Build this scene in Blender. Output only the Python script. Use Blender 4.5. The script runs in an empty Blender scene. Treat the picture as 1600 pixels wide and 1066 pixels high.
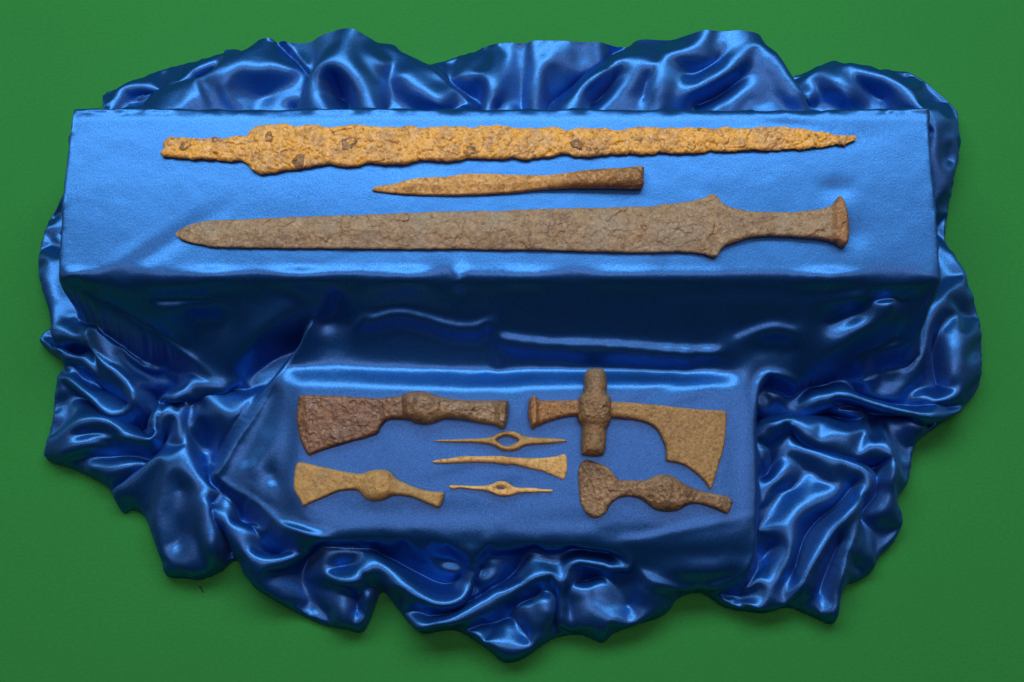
import bpy, math
import numpy as np
from mathutils import Vector

# ------------------------------------------------------------------ camera
sc = bpy.context.scene
TILT = math.radians(12.0)          # the camera leans this far from straight down
DIST = 1.05                        # metres from the lens to the middle of the display
FPX = 2100.0                       # focal length in photo pixels (photo 1600 x 1066)
CEN = np.array([0.0, 0.0, 0.10])
CAM = CEN + DIST * np.array([0.0, -math.sin(TILT), math.cos(TILT)])
cam_d = bpy.data.cameras.new('camera')
cam = bpy.data.objects.new('camera', cam_d)
sc.collection.objects.link(cam)
cam.location = CAM
cam.rotation_euler = (TILT, 0, 0)
cam_d.sensor_width = 36.0
cam_d.lens = 36.0 * FPX / 1600.0
cam_d.clip_start = 0.05
cam_d.clip_end = 50
sc.camera = cam

# ------------------------------------------------------------------ light
w = bpy.data.worlds.new('World'); sc.world = w; w.use_nodes = True
bg = w.node_tree.nodes['Background']
bg.inputs[0].default_value = (0.75, 0.85, 1.0, 1); bg.inputs[1].default_value = 0.012

def area(name, loc, target, sx, sy, power, col):
    d = bpy.data.lights.new(name, 'AREA'); d.shape = 'RECTANGLE'
    d.size = sx; d.size_y = sy; d.energy = power; d.color = col
    o = bpy.data.objects.new(name, d); sc.collection.objects.link(o)
    o.location = loc
    o.rotation_euler = (Vector(target) - Vector(loc)).to_track_quat('-Z', 'Y').to_euler()
    return o
area('window_softbox', (-0.10, 1.02, 1.66), (0, 0.05, 0.05), 2.4, 0.70, 31.0, (0.88, 0.96, 1.0))
area('ceiling_lamp', (0.05, -0.12, 2.35), (0, -0.05, 0), 1.6, 0.8, 17.0, (1.0, 0.55, 0.58))

sc.view_settings.view_transform = 'Standard'
sc.view_settings.look = 'None'
sc.view_settings.exposure = 0.0
sc.view_settings.gamma = 1.0
sc.view_settings.use_curve_mapping = False

# ------------------------------------------------------------------ helpers
CT, ST = math.cos(TILT), math.sin(TILT)
def unproject(px, py, z):
    """photo pixel -> world x, y on the level plane at height z"""
    px = np.asarray(px, float); py = np.asarray(py, float); z = np.asarray(z, float)
    u = (px - 800.0) / FPX; v = -(py - 533.0) / FPX
    dx = u; dy = v * CT + ST; dz = v * ST - CT
    t = (z - CAM[2]) / dz
    return CAM[0] + t * dx, CAM[1] + t * dy

RNG = np.random.RandomState
def vnoise(x, y, seed):
    """smooth value noise in -1..1"""
    g = RNG(seed).rand(256, 256) * 2 - 1
    xi = np.floor(x).astype(int); yi = np.floor(y).astype(int)
    fx = x - xi; fy = y - yi
    fx = fx * fx * fx * (fx * (fx * 6 - 15) + 10); fy = fy * fy * fy * (fy * (fy * 6 - 15) + 10)
    a = g[yi % 256, xi % 256]; b = g[yi % 256, (xi + 1) % 256]
    c = g[(yi + 1) % 256, xi % 256]; d = g[(yi + 1) % 256, (xi + 1) % 256]
    return (a * (1 - fx) + b * fx) * (1 - fy) + (c * (1 - fx) + d * fx) * fy
def fbm(x, y, seed, octv=4, gain=0.5):
    s = 0; amp = 1; tot = 0
    for k in range(octv):
        s = s + amp * vnoise(x * 2 ** k + 17.3 * k, y * 2 ** k + 9.1 * k, seed + k)
        tot += amp; amp *= gain
    return s / tot
def voronoi(x, y, seed):
    """distance to nearest and second nearest feature point, random value of the cell"""
    r = RNG(seed); gx = r.rand(64, 64); gy = r.rand(64, 64); gv = r.rand(64, 64)
    xi = np.floor(x).astype(int); yi = np.floor(y).astype(int)
    f1 = np.full(x.shape, 9.0); f2 = f1.copy(); val = np.zeros(x.shape); ox = np.zeros(x.shape); oy = np.zeros(x.shape)
    for dj in (-1, 0, 1):
        for di in (-1, 0, 1):
            cx = xi + di; cy = yi + dj
            px = cx + gx[cy % 64, cx % 64]; py = cy + gy[cy % 64, cx % 64]
            d = np.hypot(px - x, py - y)
            m = d < f1
            f2 = np.where(m, f1, np.minimum(f2, d))
            val = np.where(m, gv[cy % 64, cx % 64], val)
            ox = np.where(m, x - px, ox); oy = np.where(m, y - py, oy)
            f1 = np.where(m, d, f1)
    return f1, f2, val, ox, oy
def sstep(a, b, x):
    t = np.clip((x - a) / (b - a), 0, 1); return t * t * (3 - 2 * t)

def sdf_poly(X, Y, P):
    """signed distance to a closed polygon, positive inside"""
    sh = X.shape; x = X.ravel(); y = Y.ravel()
    d2 = np.full(x.shape, 1e9); ins = np.zeros(x.shape, bool)
    n = len(P)
    for i in range(n):
        ax, ay = P[i]; bx, by = P[(i + 1) % n]
        ex, ey = bx - ax, by - ay
        L = ex * ex + ey * ey
        if L < 1e-14: continue
        t = np.clip(((x - ax) * ex + (y - ay) * ey) / L, 0, 1)
        qx = x - ax - t * ex; qy = y - ay - t * ey
        np.minimum(d2, qx * qx + qy * qy, out=d2)
        c = (ay > y) != (by > y)
        if abs(ey) > 1e-12:
            ins ^= c & (x < ex * (y - ay) / ey + ax)
    d = np.sqrt(d2)
    return np.where(ins, d, -d).reshape(sh)

def smooth_closed(P, n=4):
    P = np.asarray(P, float); out = []
    N = len(P)
    for i in range(N):
        p0, p1, p2, p3 = P[i - 1], P[i], P[(i + 1) % N], P[(i + 2) % N]
        for k in range(n):
            t = k / n
            out.append(0.5 * ((2 * p1) + (-p0 + p2) * t + (2 * p0 - 5 * p1 + 4 * p2 - p3) * t * t + (-p0 + 3 * p1 - 3 * p2 + p3) * t ** 3))
    return np.array(out)
def smooth_open(P, step):
    P = np.asarray(P, float)
    if len(P) == 1: return P
    Q = np.vstack([2 * P[0] - P[1], P, 2 * P[-1] - P[-2]]); out = []
    for i in range(1, len(Q) - 2):
        p0, p1, p2, p3 = Q[i - 1], Q[i], Q[i + 1], Q[i + 2]
        n = max(2, int(np.hypot(*(p2 - p1)[:2]) / step))
        t = (np.arange(n) / n)[:, None]
        out.append(0.5 * ((2 * p1) + (-p0 + p2) * t + (2 * p0 - 5 * p1 + 4 * p2 - p3) * t * t + (-p0 + 3 * p1 - 3 * p2 + p3) * t ** 3))
    out.append(Q[-2:-1])
    return np.vstack(out)

def link(o, parent=None):
    sc.collection.objects.link(o)
    if parent: o.parent = parent
    return o
def make_mesh(name, V, F, mat, parent=None, normals=None, loc=None):
    me = bpy.data.meshes.new(name)
    V = np.asarray(V, np.float32); F = np.asarray(F, np.int32)
    me.vertices.add(len(V)); me.vertices.foreach_set('co', V.ravel())
    k = F.shape[1]
    me.loops.add(F.size); me.loops.foreach_set('vertex_index', F.ravel())
    me.polygons.add(len(F))
    me.polygons.foreach_set('loop_start', np.arange(0, F.size, k, dtype=np.int32))
    me.polygons.foreach_set('loop_total', np.full(len(F), k, np.int32))
    me.polygons.foreach_set('use_smooth', np.ones(len(F), bool))
    me.update(calc_edges=True)
    if normals is not None:
        me.normals_split_custom_set_from_vertices([tuple(n) for n in normals])
    me.materials.append(mat)
    o = bpy.data.objects.new(name, me)
    if loc is not None: o.location = loc
    return link(o, parent)

def grid_patch(X, Y, D, h):
    """cells of a regular grid inside D>0; nodes just outside are pulled onto the outline"""
    gy, gx = np.gradient(D, h)
    g2 = gx * gx + gy * gy + 1e-9
    near = (D < 0) & (D > -0.75 * h)
    Xs = np.where(near, X - D * gx / g2, X); Ys = np.where(near, Y - D * gy / g2, Y)
    ok = (D >= 0) | near
    cell = ok[:-1, :-1] & ok[1:, :-1] & ok[:-1, 1:] & ok[1:, 1:]
    # a cell of four pulled nodes is no area
    inn = (D >= 0)
    cell &= (inn[:-1, :-1].astype(int) + inn[1:, :-1] + inn[:-1, 1:] + inn[1:, 1:]) > 0
    used = np.zeros(D.shape, bool)
    used[:-1, :-1] |= cell; used[1:, :-1] |= cell; used[:-1, 1:] |= cell; used[1:, 1:] |= cell
    idx = -np.ones(D.shape, int); idx[used] = np.arange(used.sum())
    j, i = np.nonzero(cell)
    F = np.stack([idx[j, i], idx[j, i + 1], idx[j + 1, i + 1], idx[j + 1, i]], 1)
    return Xs, Ys, used, idx, F
def border_edges(F):
    e = np.concatenate([F[:, [0, 1]], F[:, [1, 2]], F[:, [2, 3]], F[:, [3, 0]]])
    key = np.sort(e, 1); kk = key[:, 0].astype(np.int64) * (key.max() + 1) + key[:, 1]
    u, inv, cnt = np.unique(kk, return_inverse=True, return_counts=True)
    return e[cnt[inv] == 1]

# ------------------------------------------------------------------ material helpers
class NT:
    def __init__(s, name):
        s.m = bpy.data.materials.new(name); s.m.use_nodes = True
        s.t = s.m.node_tree; s.t.nodes.clear()
        s.out = s.t.nodes.new('ShaderNodeOutputMaterial')
    def n(s, kind, **kw):
        nd = s.t.nodes.new('ShaderNode' + kind)
        for k, v in kw.items():
            if k.startswith('i_'):
                nd.inputs[k[2:].replace('_', ' ')].default_value = v
            else: setattr(nd, k, v)
        return nd
    def l(s, a, b): s.t.links.new(a, b)
    def noise(s, co, scale, detail=4, rough=0.55, dist=0.0):
        nd = s.n('TexNoise'); nd.inputs['Scale'].default_value = scale; nd.inputs['Detail'].default_value = detail
        nd.inputs['Roughness'].default_value = rough; nd.inputs['Distortion'].default_value = dist
        s.l(co, nd.inputs['Vector']); return nd.outputs['Fac']
    def ramp(s, fac, stops, interp='LINEAR'):
        nd = s.n('ValToRGB'); cr = nd.color_ramp; cr.interpolation = interp
        while len(cr.elements) < len(stops): cr.elements.new(0.5)
        for e, (p, c) in zip(cr.elements, stops):
            e.position = p; e.color = (c[0], c[1], c[2], 1) if hasattr(c, '__len__') else (c, c, c, 1)
        s.l(fac, nd.inputs['Fac']); return nd.outputs['Color']
    def mix(s, fac, a, b, mode='MIX'):
        nd = s.n('MixRGB', blend_type=mode)
        for sock, v in ((nd.inputs[0], fac), (nd.inputs[1], a), (nd.inputs[2], b)):
            if isinstance(v, (int, float)): sock.default_value = v
            elif isinstance(v, tuple): sock.default_value = (*v, 1)
            else: s.l(v, sock)
        return nd.outputs[0]
    def math(s, op, a, b=0.0):
        nd = s.n('Math', operation=op)
        for sock, v in ((nd.inputs[0], a), (nd.inputs[1], b)):
            if isinstance(v, (int, float)): sock.default_value = v
            else: s.l(v, sock)
        return nd.outputs[0]
    def bump(s, h, strength, dist, nrm=None):
        nd = s.n('Bump'); nd.inputs['Strength'].default_value = strength; nd.inputs['Distance'].default_value = dist
        s.l(h, nd.inputs['Height'])
        if nrm is not None: s.l(nrm, nd.inputs['Normal'])
        return nd.outputs['Normal']

def satin_material():
    s = NT('blue_satin')
    co = s.n('TexCoord').outputs['Object']
    # thread grain: short floats, longer across than along
    mp = s.n('Mapping'); mp.inputs['Scale'].default_value = (1.0, 0.62, 1.0); s.l(co, mp.inputs['Vector'])
    g1 = s.noise(mp.outputs[0], 1150, 2, 0.6)
    g2 = s.noise(co, 620, 2, 0.6)
    h = s.math('ADD', g1, s.math('MULTIPLY', g2, 0.3))
    nr = s.bump(h, 0.14, 0.0006)
    g3 = s.noise(co, 38, 3, 0.5)
    nr2 = s.bump(g3, 0.10, 0.004, nr)
    tint = s.mix(s.ramp(g1, [(0.30, 0.0), (0.72, 1.0)]), (0.008, 0.135, 0.43), (0.042, 0.270, 0.72))
    tan = s.n('Tangent', direction_type='UV_MAP', uv_map='weave')
    def gloss(rough, col, aniso=0.5):
        g_ = s.n('BsdfAnisotropic'); g_.distribution = 'GGX'; g_.inputs['Roughness'].default_value = rough
        if isinstance(col, tuple): g_.inputs['Color'].default_value = (*col, 1)
        else: s.l(col, g_.inputs['Color'])
        g_.inputs['Anisotropy'].default_value = aniso; g_.inputs['Rotation'].default_value = 0.25; s.l(tan.outputs[0], g_.inputs['Tangent'])
        s.l(nr2, g_.inputs['Normal']); return g_.outputs[0]
    def blend(f, x, y):
        m = s.n('MixShader'); m.inputs[0].default_value = f; s.l(x, m.inputs[1]); s.l(y, m.inputs[2]); return m.outputs[0]
    df = s.n('BsdfDiffuse'); df.inputs['Color'].default_value = (0.010, 0.072, 0.33, 1); s.l(nr2, df.inputs['Normal'])
    under = blend(0.55, df.outputs[0], gloss(0.56, tint, 0.0))       # yarn body: deep blue with a wide soft sheen
    m1 = blend(0.50, under, gloss(0.41, tint))                  # the floats: tighter sheen
    m2 = s.n('MixShader'); m2.inputs[0].default_value = 0.022; s.l(m1, m2.inputs[1]); s.l(gloss(0.42, (0.9, 0.68, 0.72)), m2.inputs[2])
    s.l(m2.outputs[0], s.out.inputs[0])
    return s.m

def green_material():
    s = NT('green_felt')
    co = s.n('TexCoord').outputs['Object']
    a = s.noise(co, 900, 3, 0.6)
    mp = s.n('Mapping'); mp.inputs['Scale'].default_value = (0.5, 1.0, 1.0); s.l(co, mp.inputs['Vector'])
    b = s.noise(mp.outputs[0], 500, 2, 0.5)
    c = s.noise(co, 5, 3, 0.5)
    f = s.math('ADD', s.math('MULTIPLY', a, 0.55), s.math('MULTIPLY', b, 0.45))
    col = s.ramp(f, [(0.3, (0.017, 0.235, 0.042)), (0.7, (0.030, 0.290, 0.058))])
    col = s.mix(s.ramp(c, [(0.35, 0.0), (0.65, 0.16)]), col, (0.018, 0.21, 0.036))
    sp = s.noise(co, 330, 1, 0.4)
    col = s.mix(s.ramp(sp, [(0.80, 0.0), (0.84, 0.35)]), col, (0.22, 0.33, 0.2))
    p = s.n('BsdfPrincipled'); s.l(col, p.inputs['Base Color']); p.inputs['Roughness'].default_value = 0.85
    p.inputs['Specular IOR Level'].default_value = 0.25
    s.l(s.bump(f, 0.35, 0.0006), p.inputs['Normal'])
    s.l(p.outputs[0], s.out.inputs[0]); return s.m

def rust_material(name, base, light, dark, spots, rough=0.55, scale=1.0, glint=0.35, shift=0.0, spot_amt=0.5, patch=None, other=None, span=(0, 1), fleck=0.28):
    """corroded iron: blended earth colours, dark and pale patches, grainy relief"""
    s = NT(name)
    tc = s.n('TexCoord').outputs['Object']
    mp = s.n('Mapping'); mp.inputs['Location'].default_value = (shift, shift * 0.7, shift * 0.3); s.l(tc, mp.inputs['Vector'])
    co = mp.outputs[0]
    n1 = s.noise(co, 50 * scale, 7, 0.68, 0.8)
    n2 = s.noise(co, 210 * scale, 5, 0.70, 0.5)
    n3 = s.noise(co, 900, 3, 0.65)
    n4 = s.noise(co, 130 * scale, 5, 0.65, 1.4)
    n6 = s.noise(co, 420, 4, 0.7, 0.4)
    def body(dk, bs, lt):
        md = tuple((a_ + b_) / 2 for a_, b_ in zip(bs, dk))
        return s.ramp(n1, [(0.28, dk), (0.42, md), (0.50, bs), (0.60, bs), (0.72, lt)])
    col = body(dark, base, light)
    if other:                      # a second tone towards one end of the piece
        sx = s.n('SeparateXYZ'); s.l(tc, sx.inputs[0])
        xx = s.math('ADD', sx.outputs[0], s.math('MULTIPLY', s.math('SUBTRACT', n1, 0.5), 0.05))
        mr = s.n('MapRange'); s.l(xx, mr.inputs[0]); mr.inputs[1].default_value = span[0]; mr.inputs[2].default_value = span[1]
        col = s.mix(mr.outputs[0], col, body(*other))
    col = s.mix(s.ramp(n2, [(0.34, 0.95), (0.47, 0.0)]), col, dark)
    col = s.mix(s.ramp(n2, [(0.55, 0.0), (0.68, 0.9)]), col, light)
    col = s.mix(s.ramp(n4, [(0.58, 0.0), (0.66, spot_amt)]), col, spots)
    if patch:
        n5 = s.noise(co, 36 * scale, 4, 0.55, 0.4)
        col = s.mix(s.ramp(n5, [(0.50, 0.0), (0.62, patch[1])]), col, patch[0])
    col = s.mix(s.ramp(n6, [(0.32, 0.6), (0.46, 0.0)]), col, s.mix(1.0, col, (0.34, 0.30, 0.27), 'MULTIPLY'))
    col = s.mix(s.ramp(n6, [(0.545, 0.0), (0.645, fleck)]), col, s.mix(0.5, light, (0.80, 0.72, 0.58)))
    p = s.n('BsdfPrincipled'); s.l(col, p.inputs['Base Color'])
    rr = s.ramp(n6, [(0.35, rough + 0.18), (0.55, rough), (0.66, max(0.12, rough - 0.22))])
    s.l(rr, p.inputs['Roughness']); p.inputs['Specular IOR Level'].default_value = glint
    h = s.math('ADD', s.math('ADD', n2, s.math('MULTIPLY', n3, 0.30)), s.math('MULTIPLY', n6, 0.6))
    s.l(s.bump(h, 0.55, 0.0014), p.inputs['Normal'])
    s.l(p.outputs[0], s.out.inputs[0]); return s.m

# ------------------------------------------------------------------ the green surface
gm = green_material()
g = make_mesh('green_tabletop', [(-1.5, -1.2, 0), (1.5, -1.2, 0), (1.5, 1.4, 0), (-1.5, 1.4, 0)], [(0, 1, 2, 3)], gm)
g['kind'] = 'structure'

# ------------------------------------------------------------------ the satin cloth
FOLD_POWER, FOLD_GAIN = 0.80, 0.95
SPARE, BEND, LOOSE_PIN, SLOPE_PIN, SLOPE_TIGHT, FRAMES = 0.075, 260.0, 0.07, 0.35, 1.0, 17
UP, LO = 115.0, 60.0        # heights in mm of the two draped steps
# outer edge of the cloth: photo x, y, height in mm at which it was read
OUTLINE = [(110,168,UP),(130,166,UP),(165,160,22),(200,140,14),(260,115,14),(345,95,14),(352,88,16),(365,80,16),(410,77,16),(415,66,20),(440,58,20),
 (480,57,20),(520,47,20),(545,50,20),(580,62,20),(620,85,20),(672,107,16),(735,90,16),(800,84,16),(960,84,16),(985,75,20),(1010,65,20),(1030,62,20),
 (1080,72,20),(1165,76,20),(1185,85,20),(1218,122,14),(1245,122,12),(1275,110,16),(1300,104,16),(1340,114,16),(1400,118,16),(1420,122,16),(1445,140,16),
 (1480,172,16),(1492,184,14),(1495,225,12),(1494,245,12),(1483,300,12),(1474,370,12),(1478,390,12),(1500,430,12),(1525,500,12),(1529,550,12),(1528,590,12),(1522,615,12),
 (1500,640,12),(1480,655,12),(1440,685,10),(1425,705,10),(1420,735,10),(1415,760,10),(1400,782,8),(1406,800,10),(1408,820,10),(1395,850,10),(1373,870,8),
 (1360,895,8),(1335,912,8),(1322,915,8),(1312,935,6),(1302,975,8),(1265,962,8),(1230,950,8),(1200,958,10),(1175,958,10),(1130,948,8),(1095,927,6),(1060,935,10),(1040,960,10),
 (1000,975,10),(960,990,10),(942,1005,10),(920,997,8),(900,992,8),(862,1000,10),(820,1028,10),(787,1035,10),(760,1015,10),(712,985,8),(670,990,12),
 (655,988,12),(640,975,12),(620,950,10),(598,924,8),(585,950,8),(570,988,8),(540,985,8),(500,975,8),(440,945,8),(400,920,8),(382,893,8),(372,876,6),(362,880,8),
 (345,895,10),(310,908,10),(295,905,10),(262,902,10),(255,880,10),(240,840,10),(228,810,8),(210,797,6),(195,803,6),(185,790,8),(172,765,8),(150,750,8),
 (120,735,10),(75,720,10),(75,700,10),(85,665,10),(90,620,10),(95,590,10),(105,577,8),(98,565,8),(75,548,12),(66,535,12),(75,520,12),(91,505,8),
 (75,470,12),(65,430,12),(68,390,12),(80,350,12),(92,330,12)]
BOX_EDGE = [(107,162),(99,230),(89,320),(83,438),(300,440),(600,440),(900,440),(1200,440),(1478,438),(1472,340),(1462,240),(1456,162),(1000,161),(600,161)]
TOP_FLAT = [(122,184),(114,230),(104,320),(99,418),(300,416),(800,416),(1200,418),(1463,420),(1457,340),(1447,240),(1441,184)]
LOW_FLAT = [(470,606),(700,612),(900,606),(1148,607),(1173,640),(1177,700),(1179,822),(900,824),(600,818),(485,802),(456,770),(462,700)]

# folds: crests and hollows as lines of (photo x, photo y, height mm)
SHARED = [
 # rim of the upper step
 [(112,167,UP-2),(400,166,UP-2),(800,166,UP-2),(1200,166,UP-2),(1451,167,UP-2)],
 [(100,433,UP-1),(180,439,UP-4),(200,435,UP-3),(260,433,UP-1),(330,441,UP-1.5),(400,435,UP-1.5),(470,442,UP-1.5),(540,436,UP-1.5),(640,442,UP-1.5),(700,435,UP-2),(716,443,UP+0.5),(740,438,UP-2),(830,441,UP-2),(900,435,UP-2),(960,439,UP-1.5),(1100,439,UP-2),(1200,436,UP-2),(1300,442,UP-1.5),(1380,435,UP-2),(1465,439,UP-2)],
 [(190,455,UP-11),(300,452,UP-9),(420,450,UP-9),(600,452,UP-9),(800,452,UP-9),(1000,452,UP-9),(1200,452,UP-9),(1400,452,UP-9),(1455,454,UP-10)],
 [(240,478,UP-22),(400,472,UP-19)],[(800,473,UP-18),(1000,474,UP-18),(1200,474,UP-17),(1400,470,UP-15)],
 ]
RIDGE = [(562,499,86),(580,503,84),(620,493,87),(660,500,85),(700,512,82),(742,515,81),(764,504,85),(774,520,80),(782,536,75),(850,544,72),(960,548,72),(1060,556,70),(1090,556,69),(1118,556,70),(1150,532,77),(1180,520,82),(1210,514,86),(1240,520,83),(1262,545,72)]
SHARED += [RIDGE, [(x, y - 12, z + 1.2) for x, y, z in RIDGE if 575 < x < 770], [(x, y - 18, z + 2.4) for x, y, z in RIDGE if 780 < x < 1140], [(x, y - 11, z + 0.6) for x, y, z in RIDGE if 1145 < x < 1250], [(1185,542,69),(1215,535,72),(1240,545,67)], [(x, y + 14, z - 10.5) for x, y, z in RIDGE if 555 < x < 1130]]
SHARED += [
 [(762,545,63),(764,566,55)],[(780,550,68),(774,565,58)],
 [(1290,505,77),(1350,478,86),(1420,462,96)],[(1255,580,55),(1300,549,70),(1345,522,81),(1390,500,88)],[(1330,560,50),(1400,528,60)],
 [(1464,468,100),(1452,498,87),(1440,524,74),(1425,538,64),(1370,552,55),(1325,572,48),(1280,588,45),(1245,600,46)],
]
SLOPE_LEFT = [     # the sheet hanging off the left half of the upper step
 [(94,441,109),(120,457,102),(160,481,90),(200,504,79),(250,535,66),(300,565,54),(331,584,46)],
 [(113,446,103),(150,467,92),(200,496,79),(250,526,66),(300,555,53)],
 [(150,452,104),(185,474,90)],[(300,532,60),(350,505,73),(300,490,80)],
 [(245,470,92),(330,468,94)],
 [(345,578,47),(385,550,66),(435,515,80),(465,490,88)],[(395,592,36),(430,560,36),(470,540,42),(520,530,50)],
 [(333,587,44),(365,602,41),(410,608,40)],
]
FRONT_SHEET = [    # the sheet that runs on over the lower step
 [(466,530,72),(478,508,80),(498,483,87),(520,463,93),(540,473,90),(562,499,80)],
 [(495,505,71),(520,486,76),(548,505,71)],
 [(460,575,55),(520,575,55),(600,577,54),(700,580,53),(762,582,52),(850,578,53),(960,574,53),(1060,576,54),(1140,584,56)],
 # rims of the lower step
 [(1181,640,LO-1.5),(1184,700,LO-1.5),(1185,780,LO-1.5),(1184,838,LO-3)],
 [(470,828,LO-2),(560,836,LO-2),(700,842,LO-2.5),(820,845,LO-2.5),(900,845,LO-3),(1000,845,LO-2.5),(1100,843,LO-2),(1178,840,LO-3)],
 [(940,834,LO-2.0),(1040,822,LO-0.8),(1130,806,LO)],
 [(520,850,LO-12),(600,856,LO-12),(700,861,LO-12),(820,866,LO-12),(950,868,LO-12),(1080,868,LO-11),(1165,866,LO-11)],
 [(1000,890,40),(1100,895,42),(1150,885,44)],[(1060,915,30),(1110,914,32),(1150,902,36)],
 # left drape of the lower step
 [(458,605,LO-2),(462,660,LO-2),(452,720,LO-3),(430,760,LO-5)],
 [(446,602,LO-2),(442,640,LO-3),(425,690,LO-4),(395,735,LO-8)],
 [(430,615,LO-5),(410,665,LO-9),(382,722,LO-13)],
 [(448,560,LO+1),(425,592,LO-1),(410,620,LO-4),(396,648,LO-6),(364,692,LO-10),(342,730,LO-13),(334,742,LO-15)],
 [(412,740,LO-8),(425,742,LO-9),(440,770,LO-5)],[(340,746,43),(360,760,45),(400,786,49),(440,820,50)],
]
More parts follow.
